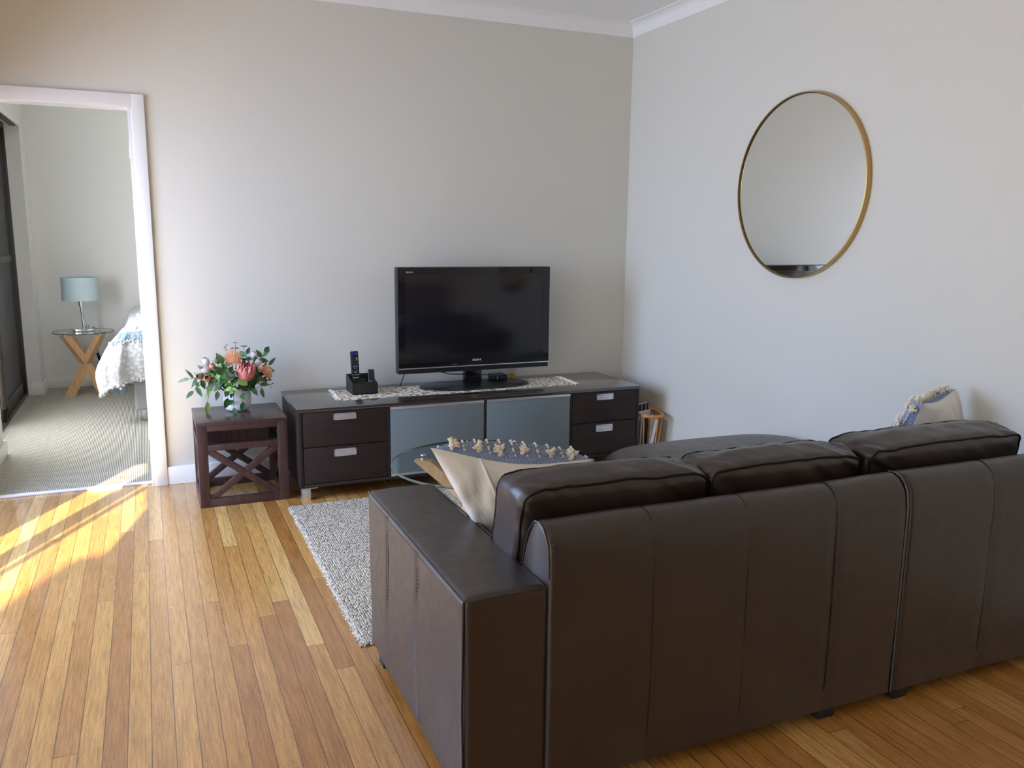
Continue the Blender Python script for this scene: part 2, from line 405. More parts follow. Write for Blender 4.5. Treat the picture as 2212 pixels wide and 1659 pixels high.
# ------------------------------------------------------------------ room shell
def struct(name, mb, m, **k):
    o = mb.build(name, m, None, **k); o['kind'] = 'structure'; return o
ZC, HC = 2.755, 2.6745
mb = MB(); BX(mb, -4.7, .12, -8.1, .045, -.12, 0, 0); struct('floor', mb, M_floor)
mb = MB(); BX(mb, -4.1, .12, .045, 3.6, -.12, .004, 0); struct('floor_bedroom', mb, M_carpet)
mb = MB(); BX(mb, -5.1, .3, -8.3, 3.8, ZC, ZC+.12, 0); struct('ceiling', mb, M_ceil)
mb = MB()                                                # wall with the television, around the doorway
BX(mb, -4.7, -3.86, 0, .1, 0, ZC, 0); BX(mb, -2.98, 0, 0, .1, 0, ZC, 0); BX(mb, -3.86, -2.98, 0, .1, 2.075, ZC, 0); struct('wall_back', mb, M_wall)
mb = MB(); BX(mb, 0, .12, -8.1, 3.6, 0, ZC, 0); struct('wall_right', mb, M_wall)
mb = MB(); BX(mb, -4.7, 0, -8.1, -8, 0, ZC, 0); struct('wall_front', mb, wall_paint('taupe_low_bounce', (.20, .17, .145)))  # unseen wall, toned dark to cut light bounced onto the sofa back
# left wall: large window, doorway whose head outline is shaped to trim the sun patch, solid elsewhere (built as slabs pierced by openings)
mb = MB()
BX(mb, -4.7, -4.6, -8, -7.1, 0, ZC, 0); BX(mb, -4.7, -4.6, -7.1, -4.4, 2.3, ZC, 0); BX(mb, -4.7, -4.6, -4.4, -4.12, 0, ZC, 0); BX(mb, -4.625, -4.6, -4.12, -3.86, 0, ZC, 0)
BX(mb, -4.7, -4.6, -2.36, 0, 0, ZC, 0)
head = [(-3.86, ZC), (-3.86, 1.70), (-3.845, 1.76), (-3.74, 1.84), (-3.56, 2.0), (-3.38, 2.13), (-3.235, 2.26), (-3.09, 2.34), (-2.9, 2.36), (-2.7, 2.27), (-2.49, 2.11), (-2.36, 2.0), (-2.36, ZC)]
prism(mb, head, 0, -4.625, -4.6); struct('wall_left', mb, M_wall, smooth=False)
w2 = thing('window_2', (-4.65, -3.1, 0), None, None); w2['kind'] = 'structure'
mb = MB(); BX(mb, -4.652, -4.642, -2.975, -2.765, 0, 2.35, 0); mb.build('mullion', M_darkframe, w2)
mb = MB(); BX(mb, -4.652, -4.642, -3.09, -3.022, 0, 2.28, 0); mb.build('mullion', M_darkframe, w2)
w1 = thing('window_1', (-4.65, -5.75, 0), None, None); w1['kind'] = 'structure'
mb = MB()
for y in (-7.1, -5.78, -4.45): BX(mb, -4.67, -4.63, y, y+.05, 0, 2.3, 0)
BX(mb, -4.67, -4.63, -7.1, -4.4, 2.25, 2.3, 0); BX(mb, -4.67, -4.63, -7.1, -4.4, 0, .05, 0); mb.build('window_frame', M_darkframe, w1)

def cornice(name, mb, m): struct(name, mb, m)
prof = [(0, HC), (.006, HC), (.012, HC+.012)] + [(.012+.05*(1-math.cos(a)), HC+.012+.06*math.sin(a)) for a in [PI/2*i/8 for i in range(1, 9)]] + [(.07, ZC-.004), (.07, ZC), (0, ZC)]
mb = MB()      # along the back wall (profile in y,z), mitred at the corner
for (i, p) in enumerate(prof): pass
def cove(path_pts, name):
    mb = MB(); rows = []
    for (fx, fy) in path_pts:
        rows.append([Vector((fx(d), fy(d), z)) for d, z in prof])
    vs = [v for r_ in rows for v in r_]; n = len(prof); fs = []
    for i in range(len(rows)-1):
        for k in range(n-1): fs.append((i*n+k, i*n+k+1, (i+1)*n+k+1, (i+1)*n+k))
    mb.add(vs, fs); return struct(name, mb, M_ceil, ang=60)
cove([(lambda d: -4.6+d, lambda d: -d), (lambda d: -d, lambda d: -d)], 'trim_1')
cove([(lambda d: -d, lambda d: -d), (lambda d: -d, lambda d: -8+d)], 'trim_2')
# skirting boards
def skirt(name, b): mb = MB(); BX(mb, *b, r=.004); struct(name, mb, M_trim)
skirt('baseboard_back', (-2.947, -.02, -.018, 0, 0, .105))
skirt('baseboard_right', (-.018, 0, -8, 0, 0, .105))
# doorway: lining, architraves, hinges
d1 = thing('door_1', (-3.42, 0, 0), None, None); d1['kind'] = 'structure'
mb = MB(); BX(mb, -3.015, -2.98, -.012, .125, 0, 2.075, .002); BX(mb, -3.86, -3.825, -.012, .125, 0, 2.075, .002); BX(mb, -3.86, -2.98, -.012, .125, 2.04, 2.075, .002)
BX(mb, -3.03, -3.013, -.012, .07, 0, 2.042, .002)
mb.build('door_lining', M_trim, d1)
def architrave(y0, y1, nm):
    mb = MB()
    BX(mb, -3.010, -2.947, y0, y1, 0, 2.109, .004); BX(mb, -3.893, -3.825, y0, y1, 0, 2.109, .004); BX(mb, -3.83, -3.005, y0, y1, 2.046, 2.109, .004)
    mb.build(nm, M_trim, d1)
architrave(-.024, 0, 'architrave'); architrave(.1, .122, 'architrave')
for z0, z1 in ((.265, .352), (1.788, 1.882)):
    mb = MB(); BX(mb, -3.0335, -3.029, .012, .05, z0, z1, .001); mb.build('hinge', M_alu, d1)
mb = MB(); BX(mb, -3.825, -3.015, .04, .075, 0, .012, .004); mb.build('threshold_strip', M_trim, d1)

# bedroom shell
mb = MB(); BX(mb, -4.1, .12, 3.5, 3.6, 0, ZC, 0); struct('wall_bedroom_back', mb, M_bedwall)
mb = MB(); BX(mb, -4.1, -3.88, .1, 1.02, 0, ZC, 0); BX(mb, -4.1, -3.88, 3.19, 3.5, 0, ZC, 0); BX(mb, -4.1, -3.88, 1.02, 3.19, 2.3, ZC, 0); struct('wall_bedroom_left', mb, M_bedwall)
mb = MB(); BX(mb, -4.6, -4.1, .0, .1, 0, ZC, 0); struct('wall_outer_return', mb, M_bedwall)
mb = MB(); BX(mb, -3.895, 0, 3.484, 3.5, 0, .1, .004); BX(mb, -3.88, -3.864, 3.178, 3.5, 0, .1, .004); BX(mb, -3.985, -3.864, 3.174, 3.19, 0, .1, .004); struct('baseboard_bedroom', mb, M_trim)
mb = MB(); BX(mb, -3.88, -3.864, .1, 1.035, 0, .1, .004); struct('baseboard_bedroom_left', mb, M_trim)
# sliding screen door in the bedroom window
w3 = thing('window_3', (-4.03, 2.1, 0), None, None); w3['kind'] = 'structure'
mb = MB()
BX(mb, -4.06, -3.985, 3.15, 3.19, 0, 2.3, .003); BX(mb, -4.06, -3.985, 1.02, 1.06, 0, 2.3, .003); BX(mb, -4.06, -3.985, 1.02, 3.19, 2.22, 2.3, .003); BX(mb, -4.06, -3.985, 1.02, 3.19, 0, .035, .003)
mb.build('window_frame', M_darkframe, w3)
def panel(y0, y1, x, nm):
    mb = MB()
    BX(mb, x-.012, x+.012, y0, y0+.05, .035, 2.22, .003); BX(mb, x-.012, x+.012, y1-.05, y1, .035, 2.22, .003)
    BX(mb, x-.012, x+.012, y0, y1, .035, .135, .003); BX(mb, x-.012, x+.012, y0, y1, 2.15, 2.22, .003); BX(mb, x-.014, x+.014, y0, y1, 1.15, 1.2, .003)
    f = mb.build(nm, M_darkframe, w3)
    mb = MB(); BX(mb, x-.002, x+.002, y0+.04, y1-.04, .13, 2.16, 0); mb.build('mesh_panel', M_flyscreen, f)
    return f
panel(1.95, 3.15, -4.02, 'screen_panel')
f2 = panel(1.90, 2.02, -3.992, 'screen_panel')
mb = MB(); BX(mb, -3.98, -3.955, 2.0-.035, 2.0-.005, .98, 1.12, .005); mb.build('handle', M_alu, f2)
pl = MB(); BX(pl, -3.975, -3.87, 1.0, 3.185, 2.25, 2.285, .003); BX(pl, -3.88, -3.868, 1.0, 3.2, 2.235, 2.29, .003); po = struct('trim_3', pl, M_trim)
mb = MB(); BX(mb, -3.94, -3.90, 1.05, 3.16, 2.238, 2.2505, .001); mb.build('curtain_track', M_darkframe, po)

# outside: ground, and unseen blocks added to keep direct sun out of the windows
mb = MB(); BX(mb, -30, -4.72, -30, 20, -.35, -.2, 0); struct('ground_outside', mb, M_ground)
mb = MB(); BX(mb, -6.3, -4.1, -2.32, 3.9, 2.36, 2.44, 0); struct('slab_sun_blocker', mb, M_sunblock)  # added overhang, keeps direct sun off the bedroom window
mb = MB(); BX(mb, -8.0, -7.6, -14.2, -9.95, -.2, 6.3, 0); struct('wall_sun_blocker', mb, M_sunblock)  # added block, keeps direct sun out of the large living-room window

# ------------------------------------------------------------------ rug
def rug():
    nx, ny = 230, 160; x0, x1, y0, y1 = -2.385, -.085, -2.28, -.664
    mb = MB(); vs = []; fs = []
    def edge(k): return .004*math.sin(k*2.1)+.003*random.uniform(-1, 1)
    ex0 = [edge(j) for j in range(ny+1)]; ex1 = [edge(j) for j in range(ny+1)]; ey0 = [edge(i) for i in range(nx+1)]; ey1 = [edge(i) for i in range(nx+1)]
    for j in range(ny+1):
        for i in range(nx+1):
            u, v = i/nx, j/ny
            x = x0+(x1-x0)*u + ex0[j]*(1-u)**30 + ex1[j]*u**30
            y = y0+(y1-y0)*v + ey0[i]*(1-v)**30 + ey1[i]*v**30
            e = min(u*(x1-x0), (1-u)*(x1-x0), v*(y1-y0), (1-v)*(y1-y0))
            z = .0125*min(1, .35+e/.02) + .0012*math.sin(i*1.9+j*.7)*math.sin(j*2.3)
            vs.append((x, y, z))
    n = nx+1
    for j in range(ny):
        for i in range(nx): fs.append((j*n+i, j*n+i+1, (j+1)*n+i+1, (j+1)*n+i))
    o = len(vs); border = [(i) for i in range(n)]+[j*n+nx for j in range(1, ny+1)]+[ny*n+i for i in range(nx-1, -1, -1)]+[j*n for j in range(ny-1, 0, -1)]
    for b in border: vs.append((vs[b][0], vs[b][1], .0008))
    for k in range(len(border)):
        a, b = border[k], border[(k+1) % len(border)]; fs.append((a, o+k, o+(k+1) % len(border), b))
    mb.add(vs, fs); return mb.build('rug', M_rug, ang=80)
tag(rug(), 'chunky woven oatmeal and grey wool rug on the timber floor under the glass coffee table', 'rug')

# ------------------------------------------------------------------ sofa
sofa = thing('sofa', (-1.2, -2.9, 0), 'large dark brown leather L-shaped sofa with its back to the camera', 'sofa')
def leather_part(name, c, size, r, n, deform=None, mx=None, mtl=None, k=4):
    vs, fs = soft_box(size, r, k, n, deform); mb = MB(); m4 = Matrix.Translation(c) @ (mx if mx else Matrix())
    mb.add(vs, fs, m4); return mb.build(name, mtl or M_leather, sofa, ang=75)
def rnd_noise(p, s, a):
    from mathutils import noise as nz
    return nz.noise(Vector(p)*s)*a
# arm (left end): outer face x -2.362, top .581
def arm_def(v, h):
    t = 1-(v.x/h[0])**2
    if v.z > h[2]*.8: v.z += .004*t
    v.x += (-.006 if v.x < 0 else .004)*(1-(v.z/h[2])**2)*(1-(v.y/h[1])**4)
    # pulled-in vertical seams on the outer side
    if v.x < -h[0]*.8:
        for ys in (-2.576, -2.885):
            d = (v.y + -2.788 - ys)/.012
            if v.z < h[2]*.97: v.x += .005*math.exp(-d*d)
    v.x += rnd_noise((v.x, v.y, v.z), 5, .004)
    return v
arm = leather_part('arm', (-2.249, -2.788, .3105), (.226, .914, .541), .020, (6, 70, 12), arm_def)
def seamline(pts, r=.0028, m=M_seam, parent=None, name='piping'):
    mb = MB(); tube(mb, pts, r, 6); return mb.build(name, m, parent)
def stitches(pts, parent, step=.011, ln=.006, r=.0009, name='stitching', off=None):
    mb = MB(); pts = [Vector(p) for p in pts]; dist = 0; acc = 0
    for a, b in zip(pts, pts[1:]):
        L_ = (b-a).length; d = (b-a).normalized(); t = acc
        while t + ln < L_:
            tube(mb, [a+d*t, a+d*(t+ln)], r, 4); t += step
        acc = max(0, t - L_)
    return mb.build(name, M_stitch, parent)
zt = .579
# piping round the top edge of the arm and down its near corner
xs0, xs1, ys0, ys1 = -2.359, -2.139, -3.242, -2.335
seamline([(xs0, ys1+.004, zt-.004), (xs0-.001, -2.8, zt-.002), (xs0, ys0+.012, zt-.003), (xs0+.006, ys0+.004, zt-.004), (xs0+.02, ys0-.001, zt-.004), (-2.25, ys0-.001, zt-.001), (xs1-.006, ys0, zt-.004), (xs1+.001, ys0+.015, zt-.004), (xs1+.001, -2.8, zt-.002), (xs1, ys1, zt-.004)], .0032, M_leather, arm)
seamline([(xs0+.001, ys0+.003, zt-.006), (xs0-.004, ys0+.001, .3), (xs0+.001, ys0+.003, .05)], .0028, M_seam, arm)
stitches([(xs0+.010, ys1+.01, zt+.0015), (xs0+.010, -2.8, zt+.003), (xs0+.010, ys0+.012, zt+.0015)], arm)
stitches([(xs0-.003, ys1+.01, zt-.018), (xs0-.006, -2.8, zt-.016), (xs0-.003, ys0+.012, zt-.018)], arm)
stitches([(xs0+.02, ys0+.013, zt+.002), (-2.25, ys0+.013, zt+.004), (xs1-.012, ys0+.013, zt+.002)], arm)
for ys in (-2.576, -2.885):
    stitches([(xs0-.0035, ys+.009, .52), (xs0-.0065, ys+.009, .3), (xs0-.001, ys+.009, .06)], arm)
    seamline([(xs0+.002, ys-.03, zt-.022), (xs0+.0005, ys-.012, .53), (xs0-.001, ys, .46), (xs0-.003, ys, .3), (xs0+.002, ys, .06)], .0014, M_seam, arm)
# back frames: profile rounded on top
bprof = [(-3.25, .045), (-3.25, .3), (-3.25, .60), (-3.248, .645), (-3.242, .68), (-3.230, .703), (-3.212, .719), (-3.19, .726), (-3.165, .722), (-3.143, .708), (-3.124, .683), (-3.105, .64), (-3.085, .58), (-3.07, .50), (-3.065, .3), (-3.065, .045)]
def back_frame(x0, x1, seams, sag=0.):
    mb = MB(); nx = max(8, int((x1-x0)/.02)); np_ = len(bprof); vs = []; fs = []
    cy_, cz_ = -3.155, .38
    xs = [x0, x0+.003, x0+.008] + [x0+.014+(x1-x0-.028)*i/nx for i in range(nx+1)] + [x1-.008, x1-.003, x1]
    for x in xs:
        e = min(x-x0, x1-x); shr = .010*(1-math.sqrt(max(0, 1-(1-min(1, e/.014))**2)))
        for (y, z) in bprof:
            yy, zz = y, z
            d = math.exp(-((min([abs(x-q) for q in seams] or [9]))/.010)**2)*.004
            s_ = 1 if z > .55 else (z/.55)
            k_ = shr + d*(1 if y < -3.2 and z < .66 else .4)
            yy += k_*(1 if y < cy_ else -1); zz -= k_*(1 if z > .66 else 0)
            if y < -3.2 and z < .62: yy -= .004*math.sin(PI*z/.7)
            yy += rnd_noise((x, y, z), 4, .0035); zz += rnd_noise((x, y+5, z), 3, .004) if z > .6 else 0
            vs.append(Vector((x, yy, zz)))
    for i in range(len(xs)-1):
        for j in range(np_-1): fs.append((i*np_+j, (i+1)*np_+j, (i+1)*np_+j+1, i*np_+j+1))
        fs.append((i*np_+np_-1, (i+1)*np_+np_-1, (i+1)*np_, i*np_))
    fs.append(tuple(range(np_))); fs.append(tuple(reversed(range((len(xs)-1)*np_, len(xs)*np_))))
    mb.add(vs, fs); o = mb.build('back_frame', M_leather, sofa, ang=65)
    def line(x, dx=0):
        return [Vector((x+dx, (y if y < cy_ else y)+(.003 if y < cy_ else 0), z)) for (y, z) in bprof if y < -3.1 and z > .05]
    for q in seams:
        pts = []
        for a, b in zip(bprof[:9], bprof[1:10]):
            for k in range(4):
                y = a[0]+(b[0]-a[0])*k/4; z = a[1]+(b[1]-a[1])*k/4
                yy = y + .004 + rnd_noise((q, y, z), 4, .0035) - (.004*math.sin(PI*z/.7) if z < .62 else 0); zz = z + (rnd_noise((q, y+5, z), 3, .004) if z > .6 else 0)
                if z > .06: pts.append(Vector((q, yy-.0012, zz+(.0008 if z > .6 else 0))))
        seamline(pts, .0013, M_seam, o)
    return o
bf1 = back_frame(-2.143, -.968, (-1.845, -1.545, -1.236))
bf2 = back_frame(-.955, -.03, (-.594,))
# piping on the left end cap of the back frame
capl = [Vector((-2.1425, y + (.004 if y < -3.155 else -.004), z-(.004 if z > .7 else 0))) for y, z in bprof if z > .3]
seamline(capl, .003, M_leather, bf1)
stitches([Vector((-2.130, y-.001, z+.001)) for y, z in bprof if z > .29 and y < -3.15], bf1, .010, .006, .0009)
seamline([Vector((-.9665, y-.0005, z+.001)) for y, z in bprof if y < -3.16], .004, M_leather, bf1)
# back cushions
def cushion(x0, x1, seed, zc=.618, h=.355, tilt=-.20, yc=-2.985, depth=.175, roll=0):
    w_ = x1-x0
    def df(v, hh):
        bx = 1-(v.x/hh[0])**4; bz = 1-(v.z/hh[2])**4
        if abs(v.y) > hh[1]*.55: v.y += (1 if v.y > 0 else -1)*.020*(1-(v.x/hh[0])**2)*(1-(v.z/hh[2])**2)
        if v.z > 0:
            v.z += .012*(1-(v.x/hh[0])**2)*(v.z/hh[2])**3*(1-(v.y/hh[1])**2*.6)
        v.x += (1 if v.x > 0 else -1)*.006*(1-(v.y/hh[1])**2)*(v.x/hh[0])**2
        if v.z > 0: v.z -= (.030*max(0, v.y/hh[1]) + .014*(v.x/hh[0])**6)*(v.z/hh[2])**2
        e = math.exp(-((hh[0]-abs(v.x))/.13)**2)
        q = Vector((v.x*7+seed*3.1, v.y*9, v.z*4))
        # creases fanning out from the corners
        v.z += (rnd_noise((v.x*30+v.y*34+seed, v.y*3, v.z*3), 1, .006*(.3+e)) + rnd_noise(q, 1.4, .006))*(1 if v.z > 0 else .2)
        v.y += rnd_noise((v.x*22+v.z*34+seed, v.z*3, seed), 1, .006*(.4+e))
        return v
    vs, fs = soft_box((w_, depth, h), .030, 5, (50, 10, 26), df)
    mb = MB(); mx = Matrix.Translation(((x0+x1)/2, yc, zc)) @ Matrix.Rotation(roll, 4, 'Y') @ Matrix.Rotation(-tilt, 4, 'X')
    mb.add(vs, fs, mx); o = mb.build('back_cushion', M_leather, sofa, ang=80)
    # piping: loop following the rear edge and the front edge of the cushion box
    for sy in (-1, 1):
        loop = []; hx, hy, hz = w_/2-.006, depth/2-.007, h/2-.006; rc = .028
        yb = sy*hy
        for (cx_, cz_, a0) in ((hx-rc, hz-rc, 0), (-(hx-rc), hz-rc, PI/2), (-(hx-rc), -(hz-rc), PI), (hx-rc, -(hz-rc), 3*PI/2)):
            for i in range(5):
                a = a0+PI/2*i/4; loop.append(Vector((cx_+rc*math.cos(a), yb, cz_+rc*math.sin(a))))
        full = []
        for i in range(len(loop)):
            a, b = loop[i], loop[(i+1) % len(loop)]; nn = max(1, int((b-a).length/.03))
            for k in range(nn): full.append(a.lerp(b, k/nn))
        hh = (w_/2, depth/2, h/2); pts = []
        for p_ in full:
            q = p_.copy(); q = df(q, hh); pts.append(mx @ q)
        mb = MB(); tube(mb, pts, .0038, 6, closed=True); mb.build('piping', M_seam, o)
    return o
cushion(-2.150, -1.568, 1, roll=.012)
cushion(-1.560, -1.000, 2, zc=.614)
cushion(-.975, -.285, 3, zc=.620, depth=.190, roll=-.004)
# seats, chaise, bases and feet
leather_part('seat_base', (-1.555, -2.70, .155), (1.15, .72, .22), .02, (10, 6, 3))
def seat_def(v, h):
    if v.z > 0: v.z += .02*(1-(v.x/h[0])**2)*(1-(v.y/h[1])**2)
    return v
leather_part('seat_cushion', (-1.845, -2.705, .355), (.575, .72, .17), .04, (10, 10, 4), seat_def)
leather_part('seat_cushion', (-1.265, -2.705, .355), (.575, .72, .17), .04, (10, 10, 4), seat_def)
def chaise(name, x0, x1, y0, y1, z0, z1, rc, re, crown, m=M_leather):
    """slab with plan-rounded far corners, rounded top edge and a crowned top"""
    mb = MB(); out = []
    out += [(x1, y0), (x1, y0+.3*(y1-y0)), (x1, y0+.6*(y1-y0))]
    out += [(x1-rc+rc*math.cos(a), y1-rc*.62+rc*.62*math.sin(a)) for a in [PI/2*i/12 for i in range(13)]]
    for i in range(1, 8): out.append((x1-rc-(x1-x0-2*rc)*i/8, y1+.012*math.sin(PI*i/8)))
    out += [(x0+rc+rc*math.cos(a), y1-rc*.62+rc*.62*math.sin(a)) for a in [PI/2+PI/2*i/12 for i in range(13)]]
    out += [(x0, y0+.6*(y1-y0)), (x0, y0+.3*(y1-y0)), (x0, y0)]
    cx_, cy_ = (x0+x1)/2, (y0+y1)/2; n = len(out); vs = []; fs = []
    rings = [(0, z0), (0, z0+.02), (0, (z0+z1)/2)] + [(re*(1-math.cos(a)), z1-re+re*math.sin(a)) for a in [PI/2*i/5 for i in range(6)]]
    ins = [(i_, z_) for i_, z_ in rings] + [(re+.06, z1+crown*.35), (re+.14, z1+crown*.65), (re+.26, z1+crown*.9)]
    for (q, z_) in ins:
        for (x, y) in out:
            d = Vector((cx_-x, cy_-y)); L_ = d.length; d.normalize(); vs.append(Vector((x+d.x*min(q, L_*.95), y+d.y*min(q, L_*.95), z_)))
    for r_ in range(len(ins)-1):
        for i in range(n): fs.append((r_*n+i, r_*n+(i+1) % n, (r_+1)*n+(i+1) % n, (r_+1)*n+i))
    c = len(vs); vs.append(Vector((cx_, cy_, z1+crown)))
    for i in range(n): fs.append(((len(ins)-1)*n+i, (len(ins)-1)*n+(i+1) % n, c))
    fs.append(tuple(reversed(range(n))))
    mb.add(vs, fs); return mb.build(name, m, sofa, ang=60), [Vector((x, y, 0)) for x, y in out]
leather_part('seat_base', (-.495, -2.70, .155), (.93, .72, .22), .02, (10, 6, 3))
leather_part('seat_cushion', (-.500, -2.705, .355), (.93, .72, .17), .04, (10, 10, 4), seat_def)
cb, _ = chaise('chaise_base', -1.10, -.03, -2.338, -1.60, .045, .27, .27, .02, .0)
cc, outl = chaise('chaise_cushion', -1.125, -.025, -2.34, -1.585, .272, .428, .32, .045, .026)
seamline([Vector((p_.x, p_.y+.002, .392)) for p_ in outl], .003, M_seam, cc)
for (x, y) in ((-2.30, -2.42), (-2.2, -3.18), (-1.2, -3.2), (-1.2, -2.42), (-.9, -3.2), (-.12, -3.2), (-.12, -1.75), (-.95, -1.80)):
    z0 = .0135 if y > -2.3 else 0
    mb = MB(); BX(mb, x-.03, x+.03, y-.03, y+.03, z0, .05, .003); mb.build('foot', M_rubber, sofa)
mb = MB(); BX(mb, -2.35, -2.29, -2.45, -2.40, 0, .05, .003); mb.build('foot', M_rubber, sofa)

# ------------------------------------------------------------------ scatter cushions
def pillow(name, corners, thick, front_dir, label, dip=.03, lift=.05, pinch=.03, tassels=True, seed=1, fold=None):
    """corners: TL, TR, BR, BL of the seam loop; front_dir points towards the blue woven face"""
    TL, TR, BR, BL = [Vector(c) for c in corners]; F = Vector(front_dir).normalized(); c = (TL+TR+BR+BL)/4
    root = thing(name, tuple(c), label, 'cushion', 'blue and white tasselled scatter cushions on the sofa')
    n = 36
    def base(s, t):                                   # s left-right, t top-bottom
        p_ = TL*(1-s)*(1-t)+TR*s*(1-t)+BR*s*t+BL*(1-s)*t
        up = ((TL+TR)/2-(BL+BR)/2).normalized(); rt = ((TR+BR)/2-(TL+BL)/2).normalized()
        p_ -= up*(dip*math.sin(PI*s)**1.3*(1-t)**3); p_ += up*pinch*.6*math.sin(PI*s)*t**3
        p_ += rt*pinch*math.sin(PI*t)*((1-s)**3 - s**3)
        return p_
    upv = ((TL+TR)/2-(BL+BR)/2).normalized()
    def prof(s, t):
        e = max(0, min(s, 1-s, t, 1-t)); a = (4*s*(1-s))**.5*(4*t*(1-t))**.5
        return a
    def front(s, t):
        k = prof(s, t); wr = rnd_noise((s*9+seed, t*9, seed), 1, .006)*k
        return base(s, t) + F*(thick*.55*k+wr) + upv*(lift*math.sin(PI*s)**.7*math.exp(-((t-.07)/.10)**2)*(1 if t > 0 else 0)*min(1, t/.05))
    def back(s, t):
        k = prof(s, t); wr = rnd_noise((s*5+t*2+seed, s*14, seed+3), 1, .026)*k + rnd_noise((s*18+t*4, t*4+seed, 1), 1, .020)*k
        return base(s, t) - F*(thick*.45*k+wr)
    for nm, fn, m in (('woven_front', front, M_bluecloth), ('cotton_back', back, M_whitecloth)):
        mb = MB(); vs = [fn(i/n, j/n) for j in range(n+1) for i in range(n+1)]; fs = []
        for j in range(n):
            for i in range(n):
                q = (j*(n+1)+i, j*(n+1)+i+1, (j+1)*(n+1)+i+1, (j+1)*(n+1)+i); fs.append(q if nm[0] == 'c' else tuple(reversed(q)))
        mb.add(vs, fs); o = mb.build(nm, m, root, ang=180)
        if nm[0] == 'w': fo = o
        else: bo = o
    if fold is not None:                               # sewn pleat on the plain side
        pts = [back(fold + .05*(j/20)**2, j/20) - F*.005 for j in range(0, 20)]
        mb = MB(); tube(mb, pts, .0045, 6, sy_=.6); mb.build('pleat', M_whitecloth, bo)
    if tassels:
        # rows of raised cream stitches running top to bottom, tassels scattered along them
        mb = MB()
        for ci in range(13):
            s = .04+.92*ci/12
            for k in range(60):
                t = .012+.95*k/60
                p0, q0 = front(s, t), front(s, t+.009)
                nn = (front(s+.01, t)-p0).cross(q0-p0).normalized()
                if nn.dot(p0-c-F*.0) < 0: nn = -nn
                p_ = p0+nn*.0022; q = q0+nn*.0022
                tube(mb, [p_, q], [.0034, .0040], 5)
        mb.build('stitch_rows', M_cream, fo)
        rr = random.Random(seed); tm = None
        for ci in range(13):
            s = .04+.92*ci/12
            for t in ((.035, .3, .6) if ci % 2 else (.13, .42, .75)):
                if s < .2 and t > .35: continue
                p_ = front(s, t); nn = (front(s+.01, t)-p_).cross(front(s, t+.01)-p_).normalized()
                if nn.dot(p_-c) < 0: nn = -nn
                if tm is None:
                    tb = MB()
                    for k in range(20):
                        a = -1.1+2.2*(k % 10)/9+rr.uniform(-.15, .15)+(PI if k > 15 else 0); L_ = rr.uniform(.009, .016)*(.6 if k > 15 else 1)
                        d = Vector((math.cos(a), math.sin(a), 0)); sd = Vector((-d.y, d.x, 0))*rr.uniform(-.003, .003)
                        tube(tb, [(0, 0, .001), d*L_*.5+Vector((0, 0, rr.uniform(.003, .008))), d*L_+sd+Vector((0, 0, rr.uniform(-.001, .006)))], [.0022, .0026, .0017], 5)
                    tube(tb, [(-.005, 0, .003), (.003, 0, .005)], .0042, 6)
                    o = tb.build('tassel', M_cream, None); tm = o.data
                else: o = bpy.data.objects.new('tassel', tm); COL.objects.link(o)
                o.parent = fo; o.matrix_parent_inverse = Matrix()
                loc = p_ + nn*.002
                qn = Vector((0, 0, 1)).rotation_difference(nn) @ Quaternion((0, 0, 1), rr.uniform(0, 6))
                sc = rr.uniform(1.25, 1.7)
                wm = Matrix.Translation(loc) @ qn.to_matrix().to_4x4() @ Matrix.Diagonal((sc, sc, sc, 1))
                o.matrix_basis = (world_of(fo)).inverted() @ wm
    return root
pillow('scatter_cushion', [(-2.295, -2.80, .832), (-1.775, -2.80, .748), (-1.775, -2.66, .445), (-2.065, -2.68, .445)], .17, (.05, .93, .35),
       'blue and white tasselled cushion leaning by the arm at the left end of the sofa', dip=.04, lift=.07, pinch=.0, seed=2, fold=.27)
pillow('scatter_cushion', [(-.315, -2.72, .800), (-.065, -2.66, .832), (-.05, -2.72, .46), (-.42, -2.62, .46)], .20, (-.80, .52, .28),
       'blue and white tasselled cushion propped near the right wall behind the sofa back', dip=.02, lift=.03, pinch=.02, seed=5)

# ------------------------------------------------------------------ television console
con = thing('media_console', (-1.267, -.31, 0), 'long low dark espresso media console with four drawers and two frosted glass doors', 'tv cabinet')
X0, X1, YF, YB = -2.312, -.222, -.594, -.025
box('top_board', (X0, X1, YF, YB, .482, .5006), M_contop, con, .0015)
mb = MB()
BX(mb, X0+.006, X0+.024, YF+.004, YB, .07, .482, .001); BX(mb, X1-.018, X1-.003, YF+.004, YB, .07, .482, .001)
BX(mb, X0+.024, X1-.018, YF+.004, YB, .07, .088, .001); BX(mb, X0+.024, X1-.018, YB-.01, YB, .088, .482, 0)
for x in (-1.822, -1.2535, -.700): BX(mb, x-.007, x+.007, YF+.004, YB-.01, .088, .482, .001)
mb.build('carcass', M_console, con)
def drawer(x0, x1, z0, z1, hx0, hx1, hz0, hz1):
    o = box('drawer', (x0, x1, YF+.004, YF+.024, z0, z1), M_console, con, .0012)
    mb = MB(); y = YF+.004
    BX(mb, hx0, hx1, y-.004, y+.001, hz1-.008, hz1, .0008); BX(mb, hx0, hx1, y-.004, y+.001, hz0, hz0+.006, .0008)
    BX(mb, hx0, hx0+.006, y-.004, y+.001, hz0, hz1, .0008); BX(mb, hx1-.006, hx1, y-.004, y+.001, hz0, hz1, .0008)
    BX(mb, hx0+.003, hx1-.003, y-.0012, y+.001, hz0+.003, hz1-.003, 0)
    beam(mb, ((hx0+.006), y-.003, (hz0+hz1)/2), ((hx1-.006), y-.003, (hz0+hz1)/2), .004, .006, r=.001)
    mb.build('handle', M_alu, o)
drawer(-2.284, -1.831, .292, .479, -2.122, -2.000, .431, .466)
drawer(-2.284, -1.831, .092, .288, -2.122, -2.003, .231, .272)
